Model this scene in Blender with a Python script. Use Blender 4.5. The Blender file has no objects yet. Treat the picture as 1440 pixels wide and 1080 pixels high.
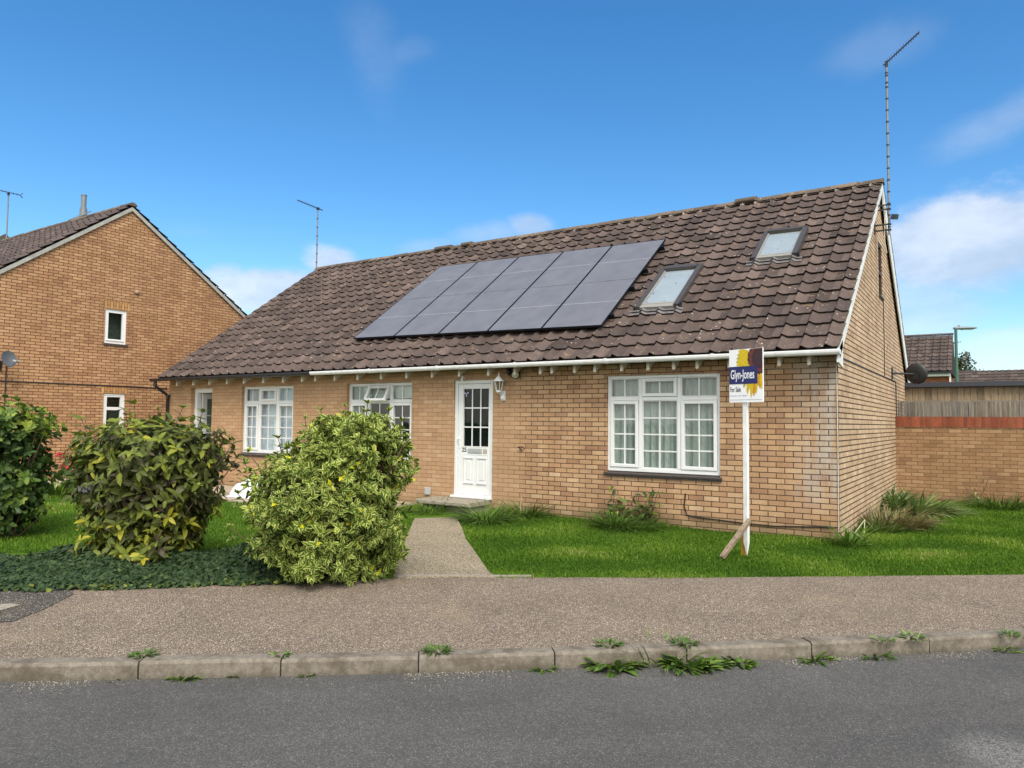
import bpy, math, random
import numpy as np
from mathutils import Vector, Matrix
R_ = math.radians
rng = np.random.default_rng(7); random.seed(7)
scene = bpy.context.scene
COL = scene.collection
# ------------------------------------------------------------------ camera frame (house frame: X along the front, Y away, Z up)
CAMP = np.array([1.6735, -10.3391, 1.4982]); PITCH, ROLL, YAW, FPX = .0521, .0098, -.5822, 1023.53
FW = np.array([math.sin(YAW)*math.cos(PITCH), math.cos(YAW)*math.cos(PITCH), math.sin(PITCH)])
_r0 = np.array([math.cos(YAW), -math.sin(YAW), 0.]); _u0 = np.cross(_r0, FW)
RT = _r0*math.cos(ROLL)+_u0*math.sin(ROLL); UP = -_r0*math.sin(ROLL)+_u0*math.cos(ROLL)
def ray(x, y): return FW*FPX + RT*(x-720) - UP*(y-540)
def onp(x, y, n, d):
    n = np.array(n, float); q = ray(x, y); return CAMP + q*((d-n@CAMP)/(n@q))
def atX(x, y, v): return onp(x, y, (1,0,0), v)
def atY(x, y, v): return onp(x, y, (0,1,0), v)
def atZ(x, y, v): return onp(x, y, (0,0,1), v)
def zf(p): return float((np.array(p)-CAMP)@FW)

# ------------------------------------------------------------------ objects
def tag(o, label=None, cat=None, group=None, kind=None):
    if label: o['label'] = label
    if cat: o['category'] = cat
    if group: o['group'] = group
    if kind: o['kind'] = kind
    return o
def link(name, me, parent=None):
    o = bpy.data.objects.new(name, me); COL.objects.link(o)
    if parent: o.parent = parent
    return o
def thing(name, label, cat, loc=(0,0,0), group=None):
    o = bpy.data.objects.new(name, None); COL.objects.link(o)
    o.empty_display_size = .2; o.location = loc
    return tag(o, label, cat, group)
class MB:
    """collects shapes given in world space; build() links ONE mesh object"""
    def __init__(s): s.v = []; s.f = []; s.m = []; s.r = []; s.sm = []
    def add(s, vs, fs, mi=0, rnd=.5, smooth=False):
        b = len(s.v); s.v += [tuple(map(float, q)) for q in vs]
        for f in fs:
            s.f.append([i+b for i in f]); s.m.append(mi); s.r.append(rnd); s.sm.append(smooth)
        return s
    def obox(s, c, ax, ay, az, mi=0, rnd=.5, bev=0):
        c, ax, ay, az = [np.array(q, float) for q in (c, ax, ay, az)]
        vs = [c+i*ax+j*ay+k*az for k in (-1,1) for j in (-1,1) for i in (-1,1)]
        return s.add(vs, [(0,2,3,1),(4,5,7,6),(0,1,5,4),(2,6,7,3),(0,4,6,2),(1,3,7,5)], mi, rnd)
    def box(s, x0, x1, y0, y1, z0, z1, mi=0, rnd=.5):
        return s.obox(((x0+x1)/2,(y0+y1)/2,(z0+z1)/2), ((x1-x0)/2,0,0), (0,(y1-y0)/2,0), (0,0,(z1-z0)/2), mi, rnd)
    def cbox(s, x0, x1, y0, y1, z0, z1, b=.006, mi=0, rnd=.5):
        """box with its vertical front edges and all front borders chamfered (front = y0)"""
        vs = [(x0,y1,z0),(x1,y1,z0),(x1,y1,z1),(x0,y1,z1),(x0,y0+b,z0),(x1,y0+b,z0),(x1,y0+b,z1),(x0,y0+b,z1),
              (x0+b,y0,z0+b),(x1-b,y0,z0+b),(x1-b,y0,z1-b),(x0+b,y0,z1-b)]
        fs = [(0,3,2,1),(0,1,5,4),(1,2,6,5),(2,3,7,6),(3,0,4,7),(4,5,9,8),(5,6,10,9),(6,7,11,10),(7,4,8,11),(8,9,10,11)]
        return s.add(vs, fs, mi, rnd)
    def tube(s, pts, rad, n=8, mi=0, rnd=.5, cap=True, smooth=True):
        pts = [np.array(p, float) for p in pts]; k = len(pts)
        rad = [rad]*k if np.isscalar(rad) else rad
        vs = []; nrm = None
        for i, p in enumerate(pts):
            t = pts[min(i+1,k-1)]-pts[max(i-1,0)]; t /= (np.linalg.norm(t)+1e-9)
            if nrm is None:
                a = np.array([0,0,1.]) if abs(t[2]) < .9 else np.array([1.,0,0]); nrm = np.cross(t, a)
            nrm = nrm - t*(nrm@t); nrm /= np.linalg.norm(nrm); b = np.cross(t, nrm)
            for j in range(n):
                q = 2*math.pi*j/n; vs.append(p+rad[i]*(math.cos(q)*nrm+math.sin(q)*b))
        fs = [(i*n+j, i*n+(j+1)%n, (i+1)*n+(j+1)%n, (i+1)*n+j) for i in range(k-1) for j in range(n)]
        s.add(vs, fs, mi, rnd, smooth)
        if cap: s.add(vs[:n], [tuple(range(n))[::-1]], mi, rnd); s.add(vs[-n:], [tuple(range(n))], mi, rnd)
        return s
    def lathe(s, c, prof, n=16, axis=(0,0,1), mi=0, rnd=.5, smooth=True):
        c = np.array(c, float); t = np.array(axis, float); t /= np.linalg.norm(t)
        a = np.array([0,0,1.]) if abs(t[2]) < .9 else np.array([1.,0,0]); x = np.cross(t, a); x /= np.linalg.norm(x); y = np.cross(t, x)
        vs = [c+t*h+r*(math.cos(2*math.pi*j/n)*x+math.sin(2*math.pi*j/n)*y) for r, h in prof for j in range(n)]
        fs = [(i*n+j, i*n+(j+1)%n, (i+1)*n+(j+1)%n, (i+1)*n+j) for i in range(len(prof)-1) for j in range(n)]
        return s.add(vs, fs, mi, rnd, smooth)
    def prism(s, poly, d, mi=0, rnd=.5):
        d = np.array(d, float); k = len(poly); vs = [np.array(p, float) for p in poly]; vs = vs+[p+d for p in vs]
        fs = [tuple(range(k))[::-1], tuple(range(k, 2*k))]+[(i,(i+1)%k,(i+1)%k+k,i+k) for i in range(k)]
        return s.add(vs, fs, mi, rnd)
    def build(s, name, mats, parent=None, fixn=True):
        off = np.array(parent_loc(parent))
        me = bpy.data.meshes.new(name); me.from_pydata([tuple(np.array(q)-off) for q in s.v], [], s.f)
        for m in (mats if isinstance(mats, (list, tuple)) else [mats]): me.materials.append(m)
        me.polygons.foreach_set('material_index', s.m); me.polygons.foreach_set('use_smooth', s.sm)
        a = me.attributes.new('rnd', 'FLOAT', 'FACE'); a.data.foreach_set('value', s.r)
        me.update()
        return link(name, me, parent)
def parent_loc(p):
    t = np.zeros(3)
    while p is not None: t += np.array(p.location); p = p.parent
    return t
def np_mesh(name, V, tris=None, quads=None, mat=None, parent=None, fr=None, uv=None, smooth=False):
    """fast mesh: fr = per-face random value (tris first, then quads), uv per vertex"""
    V = V-parent_loc(parent)
    me = bpy.data.meshes.new(name); fl = []; cnt = []
    if tris is not None and len(tris): fl.append(tris.reshape(-1)); cnt.append(np.full(len(tris), 3))
    if quads is not None and len(quads): fl.append(quads.reshape(-1)); cnt.append(np.full(len(quads), 4))
    loops = np.concatenate(fl).astype(np.int32); cnt = np.concatenate(cnt).astype(np.int32)
    me.vertices.add(len(V)); me.vertices.foreach_set('co', V.astype(np.float32).ravel())
    me.loops.add(len(loops)); me.loops.foreach_set('vertex_index', loops)
    me.polygons.add(len(cnt)); st = np.concatenate([[0], np.cumsum(cnt)[:-1]]).astype(np.int32)
    me.polygons.foreach_set('loop_start', st); me.polygons.foreach_set('loop_total', cnt)
    me.update(calc_edges=True)
    if smooth: me.polygons.foreach_set('use_smooth', np.ones(len(cnt), bool))
    if fr is not None:
        a = me.attributes.new('rnd', 'FLOAT', 'FACE'); a.data.foreach_set('value', np.asarray(fr, np.float32))
    if uv is not None:
        l = me.uv_layers.new(name='leaf'); l.data.foreach_set('uv', uv[loops].astype(np.float32).ravel())
    ms = mat if isinstance(mat, (list, tuple)) else [mat]
    for m in ms: me.materials.append(m)
    return link(name, me, parent)

# ------------------------------------------------------------------ materials
class NT:
    def __init__(s, name):
        s.mat = bpy.data.materials.new(name); s.mat.use_nodes = True; s.t = s.mat.node_tree; s.t.nodes.clear()
        s.out = s.n('ShaderNodeOutputMaterial')
    def n(s, ty, **k):
        x = s.t.nodes.new(ty)
        for a, b in k.items(): setattr(x, a, b)
        return x
    def put(s, sock, val):
        if val is None: return
        if hasattr(val, 'is_output') or isinstance(val, bpy.types.NodeSocket): s.t.links.new(val, sock)
        else: sock.default_value = val
    def math(s, op, a, b=None, c=None, clamp=False):
        x = s.n('ShaderNodeMath', operation=op); x.use_clamp = clamp
        for i, q in enumerate((a, b, c)): s.put(x.inputs[i], q)
        return x.outputs[0]
    def noise(s, vec, scale, detail=3, rough=.55, dim='3D'):
        x = s.n('ShaderNodeTexNoise'); x.inputs['Scale'].default_value = scale; x.inputs['Detail'].default_value = detail; x.inputs['Roughness'].default_value = rough
        s.put(x.inputs['Vector'], vec); return x.outputs['Fac']
    def voro(s, vec, scale, feat='F1', out='Distance', rand=1):
        x = s.n('ShaderNodeTexVoronoi', feature=feat); x.inputs['Scale'].default_value = scale; x.inputs['Randomness'].default_value = rand
        s.put(x.inputs['Vector'], vec); return x.outputs[out]
    def ramp(s, fac, stops, interp='LINEAR'):
        x = s.n('ShaderNodeValToRGB'); e = x.color_ramp.elements; x.color_ramp.interpolation = interp
        while len(e) < len(stops): e.new(.5)
        for q, (p, c) in zip(e, stops):
            q.position = p; q.color = (*c, 1) if len(c) == 3 else c
        s.put(x.inputs[0], fac); return x.outputs[0]
    def fac(s, f, a, b):  # remap a..b -> 0..1 clamped, smooth
        x = s.n('ShaderNodeMapRange', interpolation_type='SMOOTHSTEP'); s.put(x.inputs[0], f); x.inputs[1].default_value = a; x.inputs[2].default_value = b; return x.outputs[0]
    def mix(s, f, a, b, mode='MIX'):
        x = s.n('ShaderNodeMix', data_type='RGBA', blend_type=mode); s.put(x.inputs[0], f)
        for i, q in ((6, a), (7, b)):
            s.put(x.inputs[i], (*q, 1) if isinstance(q, tuple) and len(q) == 3 else q)
        return x.outputs[2]
    def geo(s): return s.n('ShaderNodeNewGeometry').outputs['Position']
    def xyz(s, v):
        x = s.n('ShaderNodeSeparateXYZ'); s.put(x.inputs[0], v); return x.outputs
    def comb(s, a, b, c):
        x = s.n('ShaderNodeCombineXYZ')
        for i, q in enumerate((a, b, c)): s.put(x.inputs[i], q)
        return x.outputs[0]
    def attr(s, name='rnd'): return s.n('ShaderNodeAttribute', attribute_name=name).outputs['Fac']
    def bsdf(s, col, rough=.6, spec=.5, metal=0, height=None, bump=.5, dist=.01, coat=0, normal=None, finish=True):
        b = s.n('ShaderNodeBsdfPrincipled')
        s.put(b.inputs['Base Color'], (*col, 1) if isinstance(col, tuple) and len(col) == 3 else col)
        s.put(b.inputs['Roughness'], rough); b.inputs['Specular IOR Level'].default_value = spec; b.inputs['Metallic'].default_value = metal
        b.inputs['Coat Weight'].default_value = coat
        if height is not None:
            u = s.n('ShaderNodeBump'); u.inputs['Strength'].default_value = bump; u.inputs['Distance'].default_value = dist
            s.put(u.inputs['Height'], height); s.t.links.new(u.outputs[0], b.inputs['Normal'])
        if finish: s.t.links.new(b.outputs[0], s.out.inputs[0])
        return b
def plain(name, col, rough=.5, spec=.5, metal=0, var=.12, scale=14, grime=0, coat=0):
    """painted / moulded surface with faint dirt and tone variation"""
    t = NT(name); g = t.geo(); n = t.noise(g, scale, 4); n2 = t.noise(g, scale*9, 2)
    a = tuple(c*(1-var) for c in col); b = tuple(min(c*(1+var*.6), 1) for c in col)
    c = t.ramp(n, [(.3, a), (.7, b)])
    if grime: c = t.mix(t.math('MULTIPLY', t.fac(t.noise(g, 5, 5, .7), .5, .75), grime), c, tuple(q*.45 for q in col))
    t.bsdf(c, t.math('ADD', rough-.05, t.math('MULTIPLY', n2, .12)), spec, metal, height=n2, bump=.05, dist=.003, coat=coat)
    return t.mat
def brick_mat(name, pal, mortar, contrast='', z0=.0126, x0=-.3471, faded=None, bw=.225, bh=.075, joint=.010, vjoint=1., soldier=False, stain=None, dirt=.35, rowvar=0.):
    t = NT(name); g = t.geo(); X, Yc, Z = t.xyz(g)
    wob = t.noise(g, 9, 2); w = t.math('MULTIPLY', t.math('SUBTRACT', wob, .5), .006)
    u = t.math('ADD', t.math('ADD', X, Yc), w); v = t.math('ADD', Z, w)
    if soldier: u, v = v, u
    rv = t.math('DIVIDE', t.math('SUBTRACT', v, z0), bh); row = t.math('FLOOR', rv); fv = t.math('FRACT', rv)
    off = t.math('MULTIPLY', t.math('FLOORED_MODULO', row, 2), .5)
    cu = t.math('ADD', t.math('DIVIDE', t.math('SUBTRACT', u, x0), bw), off); col = t.math('FLOOR', cu); fu = t.math('FRACT', cu)
    wn = t.n('ShaderNodeTexWhiteNoise', noise_dimensions='3D'); t.put(wn.inputs['Vector'], t.comb(col, row, 3.))
    idv = wn.outputs['Value']; idc = t.xyz(wn.outputs['Color'])
    base = t.ramp(idv, [(i/(len(pal)-1), c) for i, c in enumerate(pal)])
    fine = t.noise(g, 60, 4, .7); med = t.noise(g, 12, 3)
    base = t.mix(.55, base, t.ramp(fine, [(.3, (.55,.55,.55)), (.72, (1.35,1.33,1.3))]), 'MULTIPLY')
    big = t.noise(g, .9, 4, .6)
    base = t.mix(dirt, base, t.ramp(big, [(.3, (.62,.58,.54)), (.68, (1.2,1.17,1.12))]), 'MULTIPLY')
    strk = t.noise(t.comb(t.math('MULTIPLY', t.math('ADD', X, Yc), 4.5), 0., t.math('MULTIPLY', Z, .55)), 1., 4, .65)
    base = t.mix(.45, base, t.ramp(strk, [(.32, (.72,.69,.66)), (.6, (1.1,1.09,1.07))]), 'MULTIPLY')
    damp = t.fac(t.math('ADD', Z, t.math('MULTIPLY', strk, .35)), .42, .12); base = t.mix(t.math('MULTIPLY', damp, .30), base, (.12,.11,.06))
    # mortar joints
    ju = t.math('MINIMUM', fu, t.math('SUBTRACT', 1., fu)); jv = t.math('MINIMUM', fv, t.math('SUBTRACT', 1., fv))
    ju = t.math('MULTIPLY', ju, bw); jv = t.math('MULTIPLY', jv, bh)
    mu = t.fac(ju, joint*.5+.003, joint*.5-.0015); mv = t.fac(jv, joint*.5+.003, joint*.5-.0015)
    mask = t.math('MAXIMUM', t.math('MULTIPLY', mu, vjoint), mv)
    mc = t.mix(t.fac(med, .3, .7), mortar, tuple(c*1.5 for c in mortar))
    if faded is not None:   # stretch of wall whose pointing is as pale as its bricks
        fx = t.fac(t.math('ADD', X, t.math('MULTIPLY', t.math('SUBTRACT', t.noise(g, 3, 2), .5), .5)), faded[0], faded[1])
        mask = t.math('MULTIPLY', mask, t.math('ADD', .42, t.math('MULTIPLY', fx, .58)))
        base = t.mix(t.math('MULTIPLY', t.math('SUBTRACT', 1., fx), .5), base, faded[2])
    if stain is not None:
        s = t.math('MULTIPLY', t.fac(X, stain[0], stain[1]), t.fac(t.noise(t.comb(t.math('MULTIPLY', X, 7.), Yc, t.math('MULTIPLY', Z, 1.1)), 1.0, 4, .7), .36, .6))
        s = t.math('MULTIPLY', s, t.fac(Z, .25, .7))
        base = t.mix(t.math('MULTIPLY', s, .80), base, stain[2])
        low = t.fac(t.math('ADD', Z, t.math('MULTIPLY', big, .25)), .42, .1)
        base = t.mix(t.math('MULTIPLY', low, .35), base, (.13,.12,.06))
    c = t.mix(mask, base, mc)
    h = t.math('ADD', t.math('MULTIPLY', t.math('SUBTRACT', 1., mask), 1.), t.math('MULTIPLY', fine, .25))
    t.bsdf(c, .9, .2, height=h, bump=.55, dist=.008)
    return t.mat
def tile_mat(name, a, b, lichen=1., warm=(.24,.15,.075)):
    t = NT(name); g = t.geo(); r = t.attr()
    wn = t.n('ShaderNodeTexWhiteNoise', noise_dimensions='1D'); t.put(wn.inputs['W'], r)
    hue = t.xyz(wn.outputs['Color'])
    c = t.ramp(r, [(0, a), (.45, tuple((p+q)/2 for p, q in zip(a, b))), (.9, b), (1., tuple(q*1.25 for q in b))])
    n = t.noise(g, 7, 5, .65); f = t.noise(g, 55, 4, .7)
    c = t.mix(.6, c, t.ramp(n, [(.28, (.6,.58,.57)), (.72, (1.25,1.22,1.18))]), 'MULTIPLY')
    c = t.mix(.5, c, t.ramp(f, [(.25, (.6,.6,.6)), (.75, (1.35,1.35,1.35))]), 'MULTIPLY')
    if lichen:
        m = t.math('MULTIPLY', t.fac(t.noise(g, 11, 4, .6), .58, .70), t.fac(t.noise(g, 1.3, 3), .44, .60))
        c = t.mix(t.math('MULTIPLY', m, .7*lichen), c, warm)
        d = t.voro(g, 11); m2 = t.math('MULTIPLY', t.fac(t.math('ADD', d, t.math('MULTIPLY', t.math('SUBTRACT', f, .5), .18)), .17, .10), t.fac(t.noise(g, 2.6, 3), .47, .6))
        c = t.mix(t.math('MULTIPLY', m2, .8*lichen), c, (.52,.48,.42))
        d = t.voro(g, 34); m3 = t.math('MULTIPLY', t.fac(d, .2, .12), t.fac(t.noise(g, 4.2, 2), .5, .62))
        c = t.mix(t.math('MULTIPLY', m3, .45*lichen), c, (.45,.42,.36))
    t.bsdf(c, .82, .3, height=f, bump=.35, dist=.004)
    return t.mat
def leaf_mat(name, stops, margin=None, rough=.42, trans=.3, vein=.15, spec=.45):
    t = NT(name); r = t.attr(); g = t.geo()
    c = t.ramp(r, stops)
    uv = t.n('ShaderNodeUVMap', uv_map='leaf').outputs[0]; U, V, _ = t.xyz(uv)
    if margin:
        a = t.math('ABSOLUTE', t.math('SUBTRACT', U, .5))
        e = t.math('ADD', t.math('MULTIPLY', a, 2.), t.math('MULTIPLY', t.math('SUBTRACT', t.noise(g, 60, 2), .5), .5))
        e = t.math('MAXIMUM', e, t.fac(V, .86, .98))
        c = t.mix(t.fac(e, .54, .72), c, t.ramp(r, margin))
    else:
        a = t.math('ABSOLUTE', t.math('SUBTRACT', U, .5))
        c = t.mix(t.math('MULTIPLY', t.fac(a, .09, .03), vein), c, (.4,.45,.2))
    c = t.mix(.35, c, t.ramp(t.noise(g, 25, 3), [(.3, (.7,.7,.7)), (.7, (1.25,1.25,1.2))]), 'MULTIPLY')
    b = t.bsdf(c, rough, spec, finish=False)
    tr = t.n('ShaderNodeBsdfTranslucent'); t.put(tr.inputs[0], t.mix(.5, c, (.55,.75,.1), 'MULTIPLY'))
    m = t.n('ShaderNodeMixShader'); m.inputs[0].default_value = trans
    t.t.links.new(b.outputs[0], m.inputs[1]); t.t.links.new(tr.outputs[0], m.inputs[2]); t.t.links.new(m.outputs[0], t.out.inputs[0])
    return t.mat
def glass_mat(name, tint=(.92,.95,.94), refl=1.):
    t = NT(name); fr = t.n('ShaderNodeFresnel'); fr.inputs[0].default_value = 1.5
    g = t.geo(); nz = t.noise(g, 1.6, 2); bu = t.n('ShaderNodeBump'); bu.inputs['Strength'].default_value = .04; bu.inputs['Distance'].default_value = .05; t.put(bu.inputs['Height'], nz)
    gl = t.n('ShaderNodeBsdfGlossy'); gl.inputs['Roughness'].default_value = .02; t.t.links.new(bu.outputs[0], gl.inputs['Normal'])
    tr = t.n('ShaderNodeBsdfTransparent'); tr.inputs[0].default_value = (*tint, 1)
    m = t.n('ShaderNodeMixShader'); ff = t.math('SUBTRACT', 1., t.n('ShaderNodeNewGeometry').outputs['Backfacing']); t.put(m.inputs[0], t.math('MULTIPLY', ff, t.math('ADD', t.math('MULTIPLY', fr.outputs[0], 1.2*refl), .02*refl, clamp=True)))
    t.t.links.new(tr.outputs[0], m.inputs[1]); t.t.links.new(gl.outputs[0], m.inputs[2]); t.t.links.new(m.outputs[0], t.out.inputs[0])
    return t.mat

BUFF = [(.32,.185,.112),(.40,.243,.143),(.45,.285,.165),(.48,.315,.185),(.43,.262,.149),(.52,.356,.215),(.38,.238,.152),(.465,.297,.168),(.56,.40,.255)]
M_front = brick_mat('buff_brick', BUFF, (.058,.035,.021), faded=(-5.3,-4.6,(.43,.272,.158)), stain=(-.75,-.12,(.42,.40,.36)))
M_side = brick_mat('pale_buff_brick', [(.42,.30,.195),(.52,.385,.26),(.56,.43,.30),(.50,.36,.235),(.60,.475,.345)], (.060,.037,.022), joint=.015, vjoint=.5, dirt=.45)
M_gwall = brick_mat('garden_wall_brick', [(.28,.165,.092),(.34,.21,.118),(.39,.25,.145),(.32,.185,.10),(.43,.285,.17)], (.13,.078,.045), joint=.009, dirt=.55, bw=.225)
M_lhouse = brick_mat('orange_buff_brick', [(.32,.175,.096),(.385,.222,.122),(.425,.252,.136),(.47,.29,.162),(.35,.195,.104)], (.075,.038,.02), joint=.013, dirt=.3)
M_soldier = brick_mat('soldier_brick', [(.36,.19,.075),(.44,.25,.11),(.50,.30,.14)], (.10,.05,.025), soldier=True, bw=.225, bh=.075, x0=.05)
M_coping = brick_mat('red_coping_brick', [(.24,.060,.026),(.30,.075,.032)], (.30,.17,.11), soldier=True, bw=.4, bh=.075, joint=.007, z0=.01)
M_redbrick = brick_mat('red_brick', [(.26,.075,.045),(.34,.11,.06),(.30,.085,.05),(.40,.17,.10)], (.20,.14,.11), joint=.012)
M_tile = tile_mat('brown_roof_tile', (.048,.035,.031), (.112,.083,.072))
M_tile2 = tile_mat('grey_brown_roof_tile', (.05,.038,.036), (.10,.077,.072), lichen=.3)
M_tile3 = tile_mat('mottled_roof_tile', (.045,.034,.031), (.10,.076,.066), lichen=.4)
M_white = plain('white_upvc', (.70,.715,.71), .32, .5, var=.05, scale=6)
M_gutter = plain('white_gutter', (.66,.67,.66), .35, .5, var=.1, scale=9, grime=.3)
M_cream = plain('cream_paint', (.62,.58,.48), .55, .4, var=.15, scale=20, grime=.3)
M_barge = plain('pale_grey_paint', (.66,.68,.65), .55, .4, var=.12, scale=7, grime=.35)
M_bargeL = plain('weathered_grey_paint', (.34,.34,.31), .6, .3, var=.2, scale=7, grime=.4)
M_black = plain('black_plastic', (.014,.015,.019), .35, .5, var=.3)
M_darkgap = plain('dark_interior', (.045,.043,.04), .9, .1, var=.3)
M_room = plain('room_wall', (.30,.30,.29), .9, .1, var=.1)
M_sill = plain('dark_tile_sill', (.060,.048,.044), .55, .4, var=.35, scale=25)
M_glass = glass_mat('window_glass')
M_glassdark = glass_mat('dark_glass', (.6,.66,.62), 1.1)
M_lead = plain('lead_flashing', (.15,.14,.14), .5, .5, var=.25, scale=20)
M_alu = plain('grey_aluminium_cladding', (.085,.076,.07), .4, .5, metal=.35, var=.15)
M_velux_edge = plain('pale_timber_frame', (.25,.245,.22), .5, .4, var=.1)
M_steel = plain('galvanised_steel', (.20,.22,.235), .5, .5, metal=.4, var=.2, scale=30)
M_conc = plain('weathered_concrete', (.30,.265,.215), .9, .2, var=.3, scale=30, grime=.5)
M_silver = plain('brushed_letter_plate', (.50,.52,.52), .35, .5, metal=.6, var=.08)
M_ridge = tile_mat('ridge_tile', (.085,.068,.052), (.17,.135,.10), lichen=1.)
M_mortar = plain('cement_mortar', (.42,.38,.31), .9, .2, var=.25, scale=22)
def timber(name, col, dirx=(18,18,2.2)):
    t = NT(name); g = t.geo(); X, Yc, Z = t.xyz(g); r = t.attr()
    v = t.comb(t.math('MULTIPLY', X, dirx[0]), t.math('MULTIPLY', Yc, dirx[1]), t.math('MULTIPLY', Z, dirx[2]))
    n = t.noise(v, 2.2, 5, .65); c = t.ramp(n, [(.25, tuple(q*.5 for q in col)), (.5, col), (.78, tuple(q*1.35 for q in col))])
    c = t.mix(.8, c, t.ramp(r, [(0, (.6,.6,.6)), (1, (1.3,1.27,1.2))]), 'MULTIPLY')
    k = t.fac(t.voro(g, 7), .10, .05); c = t.mix(t.math('MULTIPLY', k, .6), c, tuple(q*.3 for q in col))
    t.bsdf(c, .8, .25, height=n, bump=.3, dist=.005); return t.mat
M_fence = timber('silvered_timber', (.17,.165,.155)); M_shed = timber('tan_shed_timber', (.27,.215,.145)); M_stake = timber('rough_batten', (.30,.23,.17), (9,9,9)); M_peg = timber('yellowed_peg', (.36,.22,.03))
M_stem = timber('woody_stem', (.14,.10,.06), (14,14,5))

# ------------------------------------------------------------------ leaves
def leaf_batch(P, D, N, L, W, cup=.12, droop=.25, shape=(.36,.78)):
    """P base points, D along, N face normal, L length, W half-width -> verts, tris, quads, uv, leaf index per face"""
    n = len(P); D = D/np.linalg.norm(D, axis=1, keepdims=True); N = N-D*(N*D).sum(1, keepdims=True); N /= (np.linalg.norm(N, axis=1, keepdims=True)+1e-9)
    S = np.cross(D, N); L = L[:, None]; W = W[:, None]
    def pt(t, a, k): return P+D*L*t+S*W*a-N*(L*droop*t*t)+N*(W*cup*k)
    t1, t2 = shape
    vs = [pt(0,0,0), pt(t1,-1,1.2), pt(t1,0,-.6), pt(t1,1,1.2), pt(t2,-.72,1), pt(t2,0,-.5), pt(t2,.72,1), pt(1.,0,0)]
    V = np.stack(vs, 1).reshape(-1, 3)
    uv1 = np.array([(.5,0),(0,t1),(.5,t1),(1,t1),(0.05,t2),(.5,t2),(.95,t2),(.5,1)])
    UV = np.tile(uv1, (n,1)); b = (np.arange(n)*8)[:, None]
    T = np.array([(0,2,1),(0,3,2),(4,5,7),(5,6,7)]); Q = np.array([(1,2,5,4),(2,3,6,5)])
    tris = (b[:, :, None]+T[None]).reshape(-1, 3); quads = (b[:, :, None]+Q[None]).reshape(-1, 4)
    return V, tris, quads, UV
def leaf_object(name, P, D, N, L, W, rnd, mat, parent=None, **k):
    V, T, Q, UV = leaf_batch(P, D, N, L, W, **k)
    fr = np.concatenate([np.repeat(rnd, 4), np.repeat(rnd, 2)])
    return np_mesh(name, V, T, Q, mat, parent, fr=fr, uv=UV)
def unit(v): return v/(np.linalg.norm(v, axis=-1, keepdims=True)+1e-9)

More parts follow.
